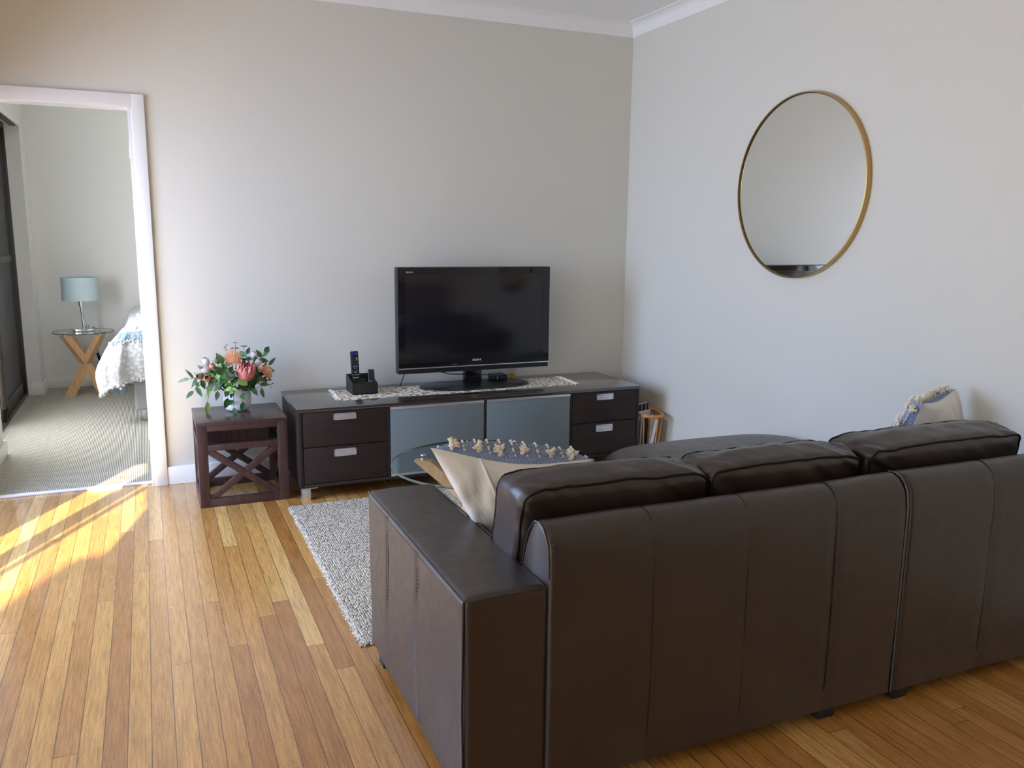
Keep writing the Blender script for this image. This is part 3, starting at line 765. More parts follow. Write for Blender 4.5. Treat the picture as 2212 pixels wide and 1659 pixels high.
drawer(-.690, -.243, .292, .479, -.526, -.411, .428, .465)
drawer(-.690, -.243, .092, .288, -.526, -.409, .230, .274)
def gdoor(x0, x1):
    o = box('door', (x0, x1, YF+.002, YF+.010, .090, .478), M_frost, con, .001)
    box('edge_strip', (x0, x1, YF-.003, YF+.010, .466, .480), M_alu, o, .001); box('edge_strip', (x0, x1, YF-.003, YF+.010, .088, .100), M_alu, o, .001)
gdoor(-1.812, -1.263); gdoor(-1.244, -.709)
for (x, y) in ((-2.275, YF+.03), (-2.275, YB-.05), (-.26, YF+.03), (-.26, YB-.05), (-1.30, YF+.10), (-1.30, YB-.05)):
    mb = MB(); s = 1 if x < -1 else -1
    BX(mb, x-.022, x+.022, y-.022, y-.018, 0, .07, .001); BX(mb, x-.022, x-.018, y-.022, y+.022, 0, .07, .001)
    BX(mb, x+.018, x+.022, y-.022, y-.006, 0, .07, .001)
    BX(mb, x-.024 if s > 0 else x-.06, x+.06 if s > 0 else x+.024, y-.022, y+.022, .064, .0698, .001); mb.build('leg', M_alu, con)

# runner
def runner():
    root = thing('table_runner', (-1.3, -.28, .5006), 'cream, grey and mustard paisley runner with fringed ends under the television', 'table runner')
    mb = MB(); nx, ny = 120, 20; x0, x1, y0, y1 = -2.035, -.585, -.432, -.135; vs = []; fs = []
    def pt(u, v):
        y = y0+(y1-y0)*v + .006*math.sin(u*9+v); x = x0+(x1-x0)*u + .012*(v-.5)*(1-u)-.004*math.sin(v*7)
        return Vector((x, y, .5022))
    for j in range(ny+1):
        for i in range(nx+1): vs.append(pt(i/nx, j/ny))
    for j in range(ny):
        for i in range(nx): fs.append((j*(nx+1)+i, j*(nx+1)+i+1, (j+1)*(nx+1)+i+1, (j+1)*(nx+1)+i))
    # rim thickness
    bd = [i for i in range(nx+1)]+[j*(nx+1)+nx for j in range(1, ny+1)]+[ny*(nx+1)+i for i in range(nx-1, -1, -1)]+[j*(nx+1) for j in range(ny-1, 0, -1)]
    o = len(vs)
    for b in bd: vs.append(Vector((vs[b].x, vs[b].y, .5008)))
    for k in range(len(bd)): fs.append((bd[k], o+k, o+(k+1) % len(bd), bd[(k+1) % len(bd)]))
    mb.add(vs, fs); mb.build('cloth', M_runner, root, ang=80)
    rr = random.Random(3)
    for u, d in ((0, -1), (1, 1)):
        mb = MB()
        for k in range(62):
            p_ = pt(u, k/61); p_.z = .503
            q = p_+Vector((d*rr.uniform(.012, .032), rr.uniform(-.012, .012), rr.uniform(-.001, .006)))
            m_ = (p_+q)/2+Vector((0, rr.uniform(-.006, .006), rr.uniform(.002, .008)))
            tube(mb, [p_, m_, q], [.0026, .0028, .0015], 5)
        f = mb.build('fringe', M_cream, root); f['kind'] = 'stuff'
runner()

# television
tv = thing('television', (-1.19, -.23, .505), 'black flat screen television on a wide oval stand on the console', 'television')
TX0, TX1, TY, TZ0, TZ1 = -1.675, -.705, -.28, .600, 1.222
box('housing', (TX0, TX1, TY+.004, TY+.07, TZ0, TZ1), M_tvside, tv, .006)
mb = MB(); BX(mb, TX0+.001, TX1-.001, TY-.002, TY+.006, .637, TZ1-.002, .003); bez = mb.build('bezel', M_tvbezel, tv)
mb = MB(); BX(mb, TX0+.048, TX1-.045, TY-.0028, TY, .684, TZ1-.042, .0004); mb.build('screen', M_tvscreen, tv)
mb = MB()
for (a, b, c_, d_) in ((TX0+.046, TX1-.043, .682, .6835), (TX0+.046, TX1-.043, TZ1-.0415, TZ1-.040)): BX(mb, a, b, TY-.0032, TY-.001, c_, d_, 0)
BX(mb, TX0+.046, TX0+.0475, TY-.0032, TY-.001, .682, TZ1-.04, 0); BX(mb, TX1-.0445, TX1-.043, TY-.0032, TY-.001, .682, TZ1-.04, 0)
mb.build('screen_rim', M_tvside, tv)
box('silver_strip', (TX0+.001, TX1-.001, TY-.006, TY+.003, .6295, .6355), M_silver, tv, .001)
text_mesh('logo', 'SONY', .0175, M_white, tv, Matrix.Translation((-1.187, TY-.003, .6605)) @ FACE_CAM @ Matrix.Diagonal((1.25, 1, 1, 1)))
text_mesh('badge', 'BRAVIA', .012, M_grey, tv, Matrix.Translation((-1.605, TY-.003, 1.190)) @ FACE_CAM)
mb = MB(); BX(mb, -1.345, -1.322, TY-.003, TY, .6455, .6468, 0); BX(mb, -1.318, -1.315, TY-.003, TY, .645, .648, 0); mb.build('print_mark', M_grey, tv)
mb = MB(); BX(mb, -1.245, -1.135, -.235, -.185, .509, .612, .006); mb.build('neck', M_tvbezel, tv)
stand = [(-1.555, -.24), (-1.545, -.20), (-1.50, -.15), (-1.43, -.115), (-1.34, -.10), (-1.05, -.10), (-.94, -.115), (-.87, -.15), (-.825, -.20), (-.815, -.24), (-.825, -.29), (-.86, -.335), (-.93, -.37), (-1.03, -.39), (-1.33, -.39), (-1.44, -.37), (-1.51, -.335), (-1.545, -.29)]
mb = MB(); cxs, cys = -1.185, -.245; rings = [(1, .5035), (1.0, .508), (.985, .512), (.3, .5135)]; vs = []; fs = []; n = len(stand)*3
dense = []
for i in range(len(stand)):
    a, b, c_, d_ = [Vector(stand[(i+k) % len(stand)]) for k in (-1, 0, 1, 2)]
    for t in (0, 1/3, 2/3): dense.append(.5*((2*b)+(-a+c_)*t+(2*a-5*b+4*c_-d_)*t*t+(-a+3*b-3*c_+d_)*t**3))
for k_, z_ in rings:
    for q in dense: vs.append((cxs+(q.x-cxs)*k_*.94, cys+(q.y-cys)*k_, z_))
for r_ in range(3):
    for i in range(n): fs.append((r_*n+i, r_*n+(i+1) % n, (r_+1)*n+(i+1) % n, (r_+1)*n+i))
fs.append(tuple(range(3*n, 4*n))); fs.append(tuple(reversed(range(n)))); mb.add(vs, fs); mb.build('stand', M_tvside, tv, ang=50)
mb = MB(); tube(mb, [(-1.42, -.21, .606), (-1.39, -.2, .590), (-1.33, -.19, .572), (-1.27, -.18, .566), (-1.2, -.16, .56)], .003, 6); mb.build('cable', M_rubber, tv)
mb = MB(); tube(mb, [(-1.606, -.20, .61), (-1.615, -.17, .57), (-1.625, -.13, .5035)], .0028, 6); mb.build('power_lead', M_rubber, tv)

# streaming box
sb = thing('streaming_box', (-.995, -.18, .5135), 'small square black streaming box on the television stand', 'media box')
vs, fs = soft_box((.098, .098, .034), .008, 4, (2, 2, 2)); mb = MB(); mb.add(vs, fs, Matrix.Translation((-.993, -.145, .531))); mb.build('case', M_blackplastic, sb)
mb = MB(); BX(mb, -1.0175, -1.0155, -.1955, -.1935, .517, .545, 0); mb.build('highlight_strip', M_grey, sb)
mb = MB(); tube(mb, [(-1.03, -.10, .53), (-1.06, -.10, .540), (-1.10, -.11, .542), (-1.16, -.14, .538)], .0024, 6); mb.build('lead', M_rubber, sb)

# reed diffuser
df_ = thing('reed_diffuser', (-.86, -.062, .5006), 'small clear glass diffuser jar of amber liquid behind the television', 'diffuser')
M_jar = glass('jar_glass', (.93, .95, .93)); M_amber = mat('amber_oil', (.75, .36, .06), .15)
dc = (-.86, -.062, .5010)
mb = MB(); lathe(mb, [(0, 0), (.025, 0), (.028, .003), (.028, .07), (.024, .08), (.012, .084), (.012, .098)], dc, 28); mb.build('jar', M_jar, df_)
mb = MB(); lathe(mb, [(0, .006), (.0255, .006), (.0255, .027), (0, .027)], dc, 28); mb.build('liquid', M_amber, df_)
mb = MB()
for k in range(5):
    a = k*1.3; tube(mb, [Vector(dc)+Vector((.017*math.cos(a), .017*math.sin(a), .028)), Vector(dc)+Vector((-.02*math.cos(a), -.02*math.sin(a), .17))], .0016, 5)
mb.build('reeds', M_cane, df_)

# remote caddy
cad = thing('remote_caddy', (-1.877, -.22, .503), 'black leatherette remote caddy on the runner left of the television', 'remote caddy')
bx0, bx1, by0, by1, bz = -1.952, -1.806, -.305, -.135, .5035
mb = MB()
BX(mb, bx0, bx1, by0, by1, bz, bz+.006, .001); BX(mb, bx0, bx1, by0, by0+.006, bz, bz+.060, .001); BX(mb, bx0, bx1, by1-.006, by1, bz, bz+.095, .001)
for x in (bx0, bx1-.006):
    prism(mb, [(by0, bz), (by1, bz), (by1, bz+.095), (by1-.02, bz+.095), (by0, bz+.060)], 0, x, x+.006)
mb.build('tray', M_black, cad)
mb = MB(); BX(mb, bx0+.006, bx1-.006, by0+.028, by0+.033, bz+.006, bz+.066, .001); BX(mb, bx0+.006, bx1-.045, by0+.085, by0+.090, bz+.006, bz+.076, .001); mb.build('divider', M_black, cad)
# long remote standing up in the caddy
def remote(name, label, c, size, tiltx, tilty, kind):
    root = thing(name, c, label, 'remote control')
    mx = Matrix.Translation(c) @ Matrix.Rotation(tilty, 4, 'Y') @ Matrix.Rotation(tiltx, 4, 'X')
    vs, fs = soft_box(size, min(size[1]*.45, .006), 3, (2, 1, 4)); mb = MB(); mb.add(vs, fs, mx @ Matrix.Translation((0, 0, size[2]/2))); body = mb.build('body', M_blackplastic, root)
    yf = -size[1]/2-.0006
    def dots(nm, lst, m):
        mb = MB()
        for (x, z, w_, h_) in lst: BX(mb, x-w_/2, x+w_/2, yf-.001, yf+.001, z-h_/2, z+h_/2, .0004, mx)
        mb.build(nm, m, root)
    if kind == 'tv':
        H = size[2]
        dots('number_buttons', [(x, H*(.10+.075*r_)+.0, .0058, .0058) for r_ in range(4) for x in (-.012, 0, .012)], M_white)
        dots('small_buttons', [(x, H*q, .004, .0018) for q in (.50, .62, .70, .76, .83) for x in (-.013, -.004, .006, .014)], M_grey)
        dots('red_button', [(-.0145, H*.40, .0048, .004)], mat('red_key', (.7, .04, .04), .4)); dots('cyan_button', [(-.005, H*.40, .0048, .004)], mat('cyan_key', (.25, .6, .8), .4))
        dots('yellow_button', [(.005, H*.40, .0048, .004)], mat('yellow_key', (.7, .7, .15), .4)); dots('blue_button', [(.0145, H*.40, .0048, .004)], mat('pale_key', (.5, .55, .8), .4))
        dots('power_button', [(.011, H*.935, .006, .006)], mat('green_key', (.1, .6, .2), .4)); dots('orange_button', [(.011, H*.80, .008, .008)], mat('orange_key', (.8, .25, .04), .4))
        dots('brand_plate', [(0, H*.465, .018, .0035)], M_grey)
        mb = MB(); tube(mb, [mx @ Vector((.009*math.cos(a), yf-.0006, H*.60+.009*math.sin(a))) for a in [2*PI*i/20 for i in range(20)]], .0008, 4, closed=True); mb.build('navigation_ring', M_grey, root)
        dots('indigo_panel', [(-.009, H*.925, .022, .022)], mat('indigo_panel', (.02, .015, .25), .35))
    else:
        mb = MB(); tube(mb, [mx @ Vector((-.006+.0062*math.cos(a), yf-.0004, .050+.0062*math.sin(a))) for a in [2*PI*i/20 for i in range(20)]], .0009, 4, closed=True); mb.build('click_ring', M_white, root)
        dots('buttons', [(.0085, .050, .004, .004), (-.006, .034, .0035, .0045), (.0085, .034, .0025, .0045)], M_white)
    return root
remote('remote_control', 'long black remote with white number keys standing in the caddy', (-1.905, -.196, .5115), (.046, .020, .228), -.02, -.045, 'tv')
remote('remote_control', 'short slim black remote with a white ring leaning in the caddy', (-1.826, -.245, .512), (.038, .010, .124), -.30, .04, 'small')

# ------------------------------------------------------------------ side table with X frames
st = thing('side_table', (-2.58, -.31, 0), 'dark mahogany cube side table with crossed X frames beside the doorway', 'side table')
sx0, sx1, sy0, sy1, sz = -2.806, -2.352, -.5185, -.0995, .4506
box('top', (sx0, sx1, sy0, sy1, .432, sz), M_sidetop, st, .002)
def sframe(y0, y1):
    mb = MB(); a, b = sx0+.002, sx1-.002
    BX(mb, a, a+.05, y0, y1, 0, .432, .002); BX(mb, b-.05, b, y0, y1, 0, .432, .002)
    BX(mb, a+.05, b-.05, y0, y1, .404, .432, .001); BX(mb, a+.05, b-.05, y0, y1, .300, .332, .001); BX(mb, a+.05, b-.05, y0, y1, 0, .044, .001)
    o = mb.build('frame', M_sidewood, st)
    ym = (y0+y1)/2; t = (y1-y0)
    mb = MB(); beam(mb, (a+.03, ym+.001, .022), (b-.03, ym+.001, .318), .034, t*.75, up=(0, 1, 0)); mb.build('cross_brace', M_sidewood, st)
    mb = MB(); beam(mb, (a+.03, ym-.001, .318), (b-.03, ym-.001, .022), .034, t*.7, up=(0, 1, 0)); mb.build('cross_brace', M_sidewood, st)
sframe(sy0+.002, sy0+.032); sframe(sy1-.032, sy1-.002)
def sidef(x0, x1):
    mb = MB(); BX(mb, x0, x1, sy0+.032, sy1-.032, .300, .332, .001); BX(mb, x0, x1, sy0+.032, sy1-.032, 0, .044, .001); BX(mb, x0, x1, sy0+.032, sy1-.032, .404, .432, .001)
    mb.build('side_rail', M_sidewood, st)
    xm = (x0+x1)/2
    mb = MB(); beam(mb, (xm, sy0+.02, .03), (xm, sy1-.02, .315), .034, .02, up=(1, 0, 0)); beam(mb, (xm+.001, sy0+.02, .315), (xm+.001, sy1-.02, .03), .034, .018, up=(1, 0, 0)); mb.build('side_brace', M_sidewood, st)
sidef(sx0+.004, sx0+.030); sidef(sx1-.030, sx1-.004)
mb = MB(); BX(mb, sx0+.03, sx1-.03, sy0+.03, sy1-.03, .312, .322, 0); BX(mb, sx0+.03, sx1-.09, sy0+.10, sy0+.112, .322, .432, 0); mb.build('shelf_box', M_sidewood, st)

# ------------------------------------------------------------------ vase and flowers
vc = (-2.574, -.235, sz)
vase = thing('vase', vc, 'white rounded ceramic vase holding native flowers on the side table', 'vase')
mb = MB(); lathe(mb, [(0, .0005), (.045, .001), (.058, .006), (.068, .018), (.0725, .036), (.074, .07), (.073, .125), (.070, .127), (.068, .124), (.069, .07), (.064, .02), (0, .014)], vc, 48); mb.build('body', M_ceramic, vase, ang=60)
mb = MB(); lathe(mb, [(0, .105), (.0685, .105), (.0685, .103), (0, .103)], vc, 32); mb.build('vase_fill', mat('dark_green_fill', (.015, .02, .01), .9), vase)  # dark disc closing the vase mouth at stem level
VO = Vector((vc[0], vc[1], sz+.106))
rnd = random.Random(11)
def leaf(mb, base, d, up, L_, W_, curl=.25, fold=.15):
    d = Vector(d).normalized(); side = d.cross(Vector(up)); side = side.normalized() if side.length > 1e-3 else Vector((1, 0, 0)); nrm = side.cross(d).normalized()
    n = 8; vs = []; fs = []
    for i in range(n+1):
        t = i/n; w_ = W_*math.sin(PI*min(1, t*1.02)**.75)**.9 if 0 < i < n else .0006
        c = base + d*(L_*t) - nrm*(curl*L_*t*t)
        vs += [c-side*w_/2+nrm*(fold*w_), c, c+side*w_/2+nrm*(fold*w_)]
    for i in range(n):
        for k in (0, 1): fs.append((i*3+k, i*3+k+1, i*3+k+4, i*3+k+3))
    o = len(vs); vs += [v-nrm*.0007 for v in vs]; fs += [tuple(reversed([q+o for q in f])) for f in fs]
    mb.add(vs, fs)
def stem_path(tip, sag=.02, n=6):
    root_ = VO + Vector(((tip.x-VO.x)*.22, (tip.y-VO.y)*.22, -.02)); root_.x = max(VO.x-.045, min(VO.x+.045, root_.x)); root_.y = max(VO.y-.045, min(VO.y+.045, root_.y))
    out = []
    for i in range(n+1):
        t = i/n; p_ = root_.lerp(tip, t); p_.z += sag*math.sin(PI*t)*2; out.append(p_)
    return out
GS = 'leafy sprigs in the white vase'
def sprig(px, py, Y, label, m, nl, L_, W_, sag=.02, lime=False, name='leaf_sprig', t0=.35):
    tip = at_y(px, py, Y); path = stem_path(tip, sag)
    root = thing(name, tuple(path[0]), label, 'foliage', GS)
    mb = MB(); tube(mb, path, [.0022]*6+[.001], 5); mb.build('stem', M_stem, root)
    mb = MB()
    for k in range(nl):
        t = t0+(1-t0)*k/max(1, nl-1); i = min(len(path)-2, int(t*(len(path)-1))); fr = t*(len(path)-1)-i
        b = path[i].lerp(path[i+1], fr); ax = (path[i+1]-path[i]).normalized()
        a = k*2.4+rnd.uniform(-.4, .4)
        perp = ax.orthogonal().normalized(); perp.rotate(Quaternion(ax, a))
        dd = (ax*(.9 if k == nl-1 else .45)+perp*(.25 if k == nl-1 else .9)).normalized()
        leaf(mb, b, dd, (CAM-b).normalized()+Vector((rnd.uniform(-.5, .5), 0, rnd.uniform(0, .6))), L_*rnd.uniform(.8, 1.15), W_*rnd.uniform(.85, 1.1), rnd.uniform(.05, .35))
    o = mb.build('leaves', m, root, ang=80); return root
sprigs = [  # tip pixel in the photo, depth, colour, leaves, length, width
 (572, 762, -.25, 'twin-leaved green sprig reaching highest on the right of the bouquet', M_leaf, 6, .045, .024, .01),
 (580, 790, -.22, 'dark green sprig pointing right beside the pale buds', M_leaf, 6, .05, .018, .01),
 (533, 765, -.20, 'upright dark green sprig behind the pale buds', M_leaf, 5, .045, .02, .01),
 (410, 818, -.27, 'slender grey-green sprig reaching furthest left over the table', M_leafg, 5, .06, .014, .02),
 (418, 845, -.30, 'drooping green sprig at the lower left of the bouquet', M_leaf, 6, .055, .022, .05),
 (448, 868, -.30, 'long hanging green leaves below the left side of the bouquet', M_leafl, 5, .065, .022, .07),
 (492, 860, -.33, 'hanging green leaf sprig against the left side of the vase', M_leaf, 4, .05, .026, .05),
 (505, 880, -.335, 'dark narrow leaf sprig trailing down the front of the vase', M_leaf, 5, .055, .020, .06),
 (525, 868, -.335, 'green sprig trailing over the centre of the vase rim', M_leaf, 4, .05, .026, .06),
 (483, 785, -.32, 'broad dark green leaf sprig left of the peach pincushion', M_leaf, 4, .06, .026, .0),
 (478, 808, -.34, 'deep green leaves in front of the middle of the bouquet', M_leaf, 5, .055, .028, .01),
 (505, 812, -.34, 'blue-green broad leaves between the two big flowers', M_leafg, 4, .06, .03, .01),
 (565, 838, -.28, 'dark sprig falling to the right above the table edge', M_leaf, 6, .05, .018, .05),
 (556, 815, -.29, 'green sprig under the coral protea on its right', M_leaf, 5, .05, .022, .03),
 (440, 800, -.25, 'sage green sprig among the left pale buds', M_leafg, 7, .035, .016, .01),
 (466, 790, -.28, 'feathery yellow-green sprig left of the pincushion', M_leafl, 9, .03, .008, .0),
 (462, 830, -.32, 'sage leaves under the coral buds on the left', M_leafg, 6, .045, .022, .03),
 (490, 825, -.345, 'lime green berry sprig at the front centre', M_leafl, 8, .022, .012, .01),
 (520, 800, -.22, 'bronze leaf sprig behind the coral protea', M_leafb, 4, .045, .026, .0),
 (470, 845, -.31, 'sage leaves spilling over the left rim of the vase', M_leafg, 5, .045, .022, .04),
 (545, 840, -.30, 'green leaves filling the space right of the lime leaf', M_leaf, 5, .045, .022, .03),
 (540, 825, -.24, 'dark green leaves between the protea and the wall', M_leaf, 5, .05, .022, .02),
 (455, 815, -.22, 'dark leaves behind the coral buds on the left', M_leaf, 5, .05, .022, .02),
 (488, 800, -.20, 'green leaves behind the pincushion stem', M_leaf, 5, .05, .024, .01),
 (500, 842, -.35, 'light green leaves hanging just over the front rim', M_leafl, 5, .035, .018, .02),
 (578, 820, -.24, 'bronze small-leaved sprig reaching right low down', M_leafb, 6, .025, .014, .02)]
for s_ in sprigs: sprig(s_[0], s_[1], s_[2], s_[3], s_[4], s_[5]+3, s_[6]*1.12, s_[7]*1.3, s_[8])
# big lime leaf at the front
tip = at_y(522, 823, -.35); root = thing('gum_leaf', tuple(VO), 'large rounded lime leaf folded in front below the coral protea', 'foliage')
mb = MB(); tube(mb, stem_path(tip, .0), .002, 5); mb.build('stem', M_stem, root)
mb = MB(); leaf(mb, at_y(514, 812, -.35), (.3, -.1, .4), (0, -1, .3), .05, .05, .3, .05); leaf(mb, at_y(516, 816, -.355), (.75, -.15, -.75), (0, -1, .4), .062, .05, .2, .05)
mb.build('leaves', M_leafl, root)
# eucalyptus discs on tall stems
for (px, py, lab) in ((508, 740, 'tall bare stem with a star of tiny bracts at the very top of the bouquet'), (527, 748, 'tall stem with one flat round bronze leaf like a disc'), (507, 753, 'shorter stem with a pair of round bronze leaves above the pincushion'), (487, 747, 'thin stem with small bronze buds left of the tall stems'), (586, 830, 'thin bronze stem with a curled bud at the far right')):
    tip = at_y(px, py, -.24); root = thing('eucalyptus_stem', tuple(VO), lab, 'foliage', 'eucalyptus stems in the white vase')
    pth = stem_path(tip, .004); mb = MB(); tube(mb, pth, .0012, 5); mb.build('stem', M_leafb, root)
    mb = MB()
    if px == 508:
        for k in range(6): leaf(mb, tip, (math.cos(k*1.05), math.sin(k*1.05), .15), (0, 0, 1), .017, .004, .1)
    elif px == 527:
        lathe(mb, [(0, .003), (.010, .004), (.018, .003), (.019, .001), (.01, -.002), (0, -.003)], tip, 20)
    elif px == 507:
        for sgn in (-1, 1): leaf(mb, tip, (sgn, -.2, .1), (0, -.3, 1), .024, .022, .1)
    else:
        for k in range(3): leaf(mb, tip-Vector((0, 0, .012*k)), (math.cos(k*2.2), -.4, .5), (0, -.5, 1), .016, .012, .1)
    mb.build('leaves', M_leafb, root)
# coral king protea
tip = at_y(531, 806, -.34); root = thing('protea_flower', tuple(VO), 'large coral pink protea bloom at the front right of the bouquet', 'flower')
mb = MB(); tube(mb, stem_path(tip-Vector((-.01, 0, .03)), 0), .003, 6); mb.build('stem', M_stem, root)
ax = Vector((.10, -.35, .9)).normalized(); qa = Vector((0, 0, 1)).rotation_difference(ax).to_matrix().to_4x4()
mb = MB(); pm = Matrix.Translation(tip-ax*.052) @ qa @ Matrix.Diagonal((1.32, 1.32, 1.22, 1))
for ring, (n_, r0, r1, L_, W_) in enumerate(((10, .020, .034, .088, .024), (9, .016, .026, .090, .022), (7, .008, .016, .085, .018))):
    for k in range(n_):
        a = 2*PI*k/n_+ring*.35; o_ = Vector((math.cos(a), math.sin(a), 0)); tn = Vector((-o_.y, o_.x, 0)); n = 8; vs = []; fs = []
        for i in range(n+1):
            t = i/n; rr_ = r0*(.35+.65*min(1, t*3)) + (r1-r0)*math.sin(PI*min(1, t*1.1)*.75); w_ = W_*(math.sin(PI*(.12+.86*t)))**.8
            c = o_*rr_+Vector((0, 0, L_*t)); vs += [pm @ (c-tn*w_/2-o_*.001), pm @ (c+o_*.004), pm @ (c+tn*w_/2-o_*.001)]
        for i in range(n):
            for q in (0, 1): fs.append((i*3+q, i*3+q+1, i*3+q+4, i*3+q+3))
        mb.add(vs, fs)
mb.build('petals', M_pink, root, ang=60)
# pincushions
def pincushion(px, py, Y, R_, lab, ax, nf=230):
    R_ *= 1.2; c = at_y(px, py, Y); root = thing('pincushion_flower', tuple(VO), lab, 'flower', 'peach pincushion blooms')
    ax = Vector(ax).normalized(); mb = MB(); tube(mb, stem_path(c-ax*R_*.6, 0), .003, 6); mb.build('stem', M_stem, root)
    mb = MB(); lathe(mb, [(0, -R_*.35), (R_*.45, -R_*.2), (R_*.5, .1*R_), (R_*.3, R_*.35), (0, R_*.45)], c, 16); mb.build('core', M_peach, root)
    mb = MB(); q = Vector((0, 0, 1)).rotation_difference(ax)
    for k in range(nf):
        z_ = 1-1.45*(k+.5)/nf; a = k*2.39996; r_ = math.sqrt(max(0, 1-z_*z_)); d = q @ Vector((r_*math.cos(a), r_*math.sin(a), z_))
        L_ = R_*rnd.uniform(.85, 1.12); p1 = c+d*L_*.3; p2 = c+d*L_*.75+ax*.004; p3 = c+d*L_*.92+ax*.014
        tube(mb, [p1, p2, p3], [.0013, .0012, .0010], 4)
    mb.build('filaments', M_peach, root)
pincushion(503, 778, -.30, .042, 'peach pincushion bloom at the top centre of the bouquet', (.1, -.35, .85))
pincushion(572, 802, -.26, .030, 'smaller peach pincushion bloom at the right side of the bouquet', (.75, -.35, .3), 130)
# buds
def bud(px, py, Y, R_, m, lab, ax, grp):
    R_ *= 1.12; c = at_y(px, py, Y); root = thing('protea_bud', tuple(VO), lab, 'flower', grp); ax = Vector(ax).normalized()
    mb = MB(); tube(mb, stem_path(c-ax*R_, 0), .002, 5); mb.build('stem', M_stem, root)
    mb = MB(); q = Matrix.Translation(c-ax*R_) @ Vector((0, 0, 1)).rotation_difference(ax).to_matrix().to_4x4()
    for k in range(9):
        a = 2*PI*k/9; o_ = Vector((math.cos(a), math.sin(a), 0)); tn = Vector((-o_.y, o_.x, 0)); vs = []; fs = []; n = 6
        for i in range(n+1):
            t = i/n; rr_ = R_*.75*math.sin(PI*(.1+.75*t)); w_ = R_*.75*math.sin(PI*(.15+.8*t)); cc_ = o_*rr_+Vector((0, 0, R_*2.1*t))
            vs += [q @ (cc_-tn*w_/2), q @ (cc_+o_*.002), q @ (cc_+tn*w_/2)]
        for i in range(n):
            for u in (0, 1): fs.append((i*3+u, i*3+u+1, i*3+u+4, i*3+u+3))
        mb.add(vs, fs)
    mb.build('petals', m, root, ang=60)
GB = 'small protea buds in the white vase'
for b in ((549, 770, -.24, .022, M_bud, 'pale pink bud at the upper right of the bouquet', (.1, -.2, 1)), (557, 784, -.26, .02, M_bud, 'pale bud just below the upper right bud', (.4, -.3, .8)),
          (445, 782, -.24, .021, M_bud, 'pale grey-pink bud at the upper left of the bouquet', (-.3, -.2, .9)), (444, 800, -.28, .022, M_bud, 'pale bud on the left above the coral discs', (-.7, -.3, .6)),
          (459, 793, -.27, .017, M_pink, 'small coral bud between the pale left buds', (-.1, -.4, .9)), (470, 779, -.24, .017, M_leafb, 'bronze bud left of the peach pincushion', (-.1, -.5, .8)),
          (432, 813, -.30, .017, M_leafb, 'rusty bud lowest on the left of the bouquet', (-.7, -.6, .2)), (448, 818, -.31, .021, M_pink, 'coral bud at the lower left of the bouquet', (-.2, -.8, .4)),
          (563, 795, -.27, .018, M_peach, 'peach bud beside the coral protea on its right', (.6, -.5, .5)), (580, 812, -.25, .014, M_peach, 'tiny peach bud at the right edge of the bouquet', (.8, -.4, .1))):
    bud(*b, GB)

# ------------------------------------------------------------------ mirror
mir = thing('wall_mirror', (-.001, -1.632, 1.66), 'large round mirror in a thin brass frame on the right wall', 'mirror')
mc = Vector((0, -1.632, 1.661)); MR = .447
def ring(prof_, name, m, par, seg=160):
    mb = MB(); n = len(prof_); vs = []; fs = []
    for k in range(seg):
        a = 2*PI*k/seg
        for (r_, d) in prof_: vs.append(Vector((-d, mc.y+r_*math.cos(a), mc.z+r_*math.sin(a))))
    for k in range(seg):
        j = (k+1) % seg
        for i in range(n): fs.append((k*n+i, k*n+(i+1) % n, j*n+(i+1) % n, j*n+i))
    mb.add(vs, fs); return mb.build(name, m, par)
ring([(MR, .002), (MR, .030), (MR-.006, .031), (MR-.0075, .027), (MR-.0075, .002)], 'frame', M_brass, mir)
mb = MB(); lathe(mb, [(0, 0), (MR-.007, 0), (MR-.007, .004), (0, .004)], (0, 0, 0), 160, Matrix.Translation((-.018, mc.y, mc.z)) @ Matrix.Rotation(PI/2, 4, 'Y') @ Matrix.Rotation(PI, 4, 'X')); mb.build('mirror_glass', M_mirror, mir)
ring([(MR-.0078, .019), (MR-.0078, .026), (MR-.0095, .026), (MR-.0095, .019)], 'inner_lip', M_brassdark, mir)

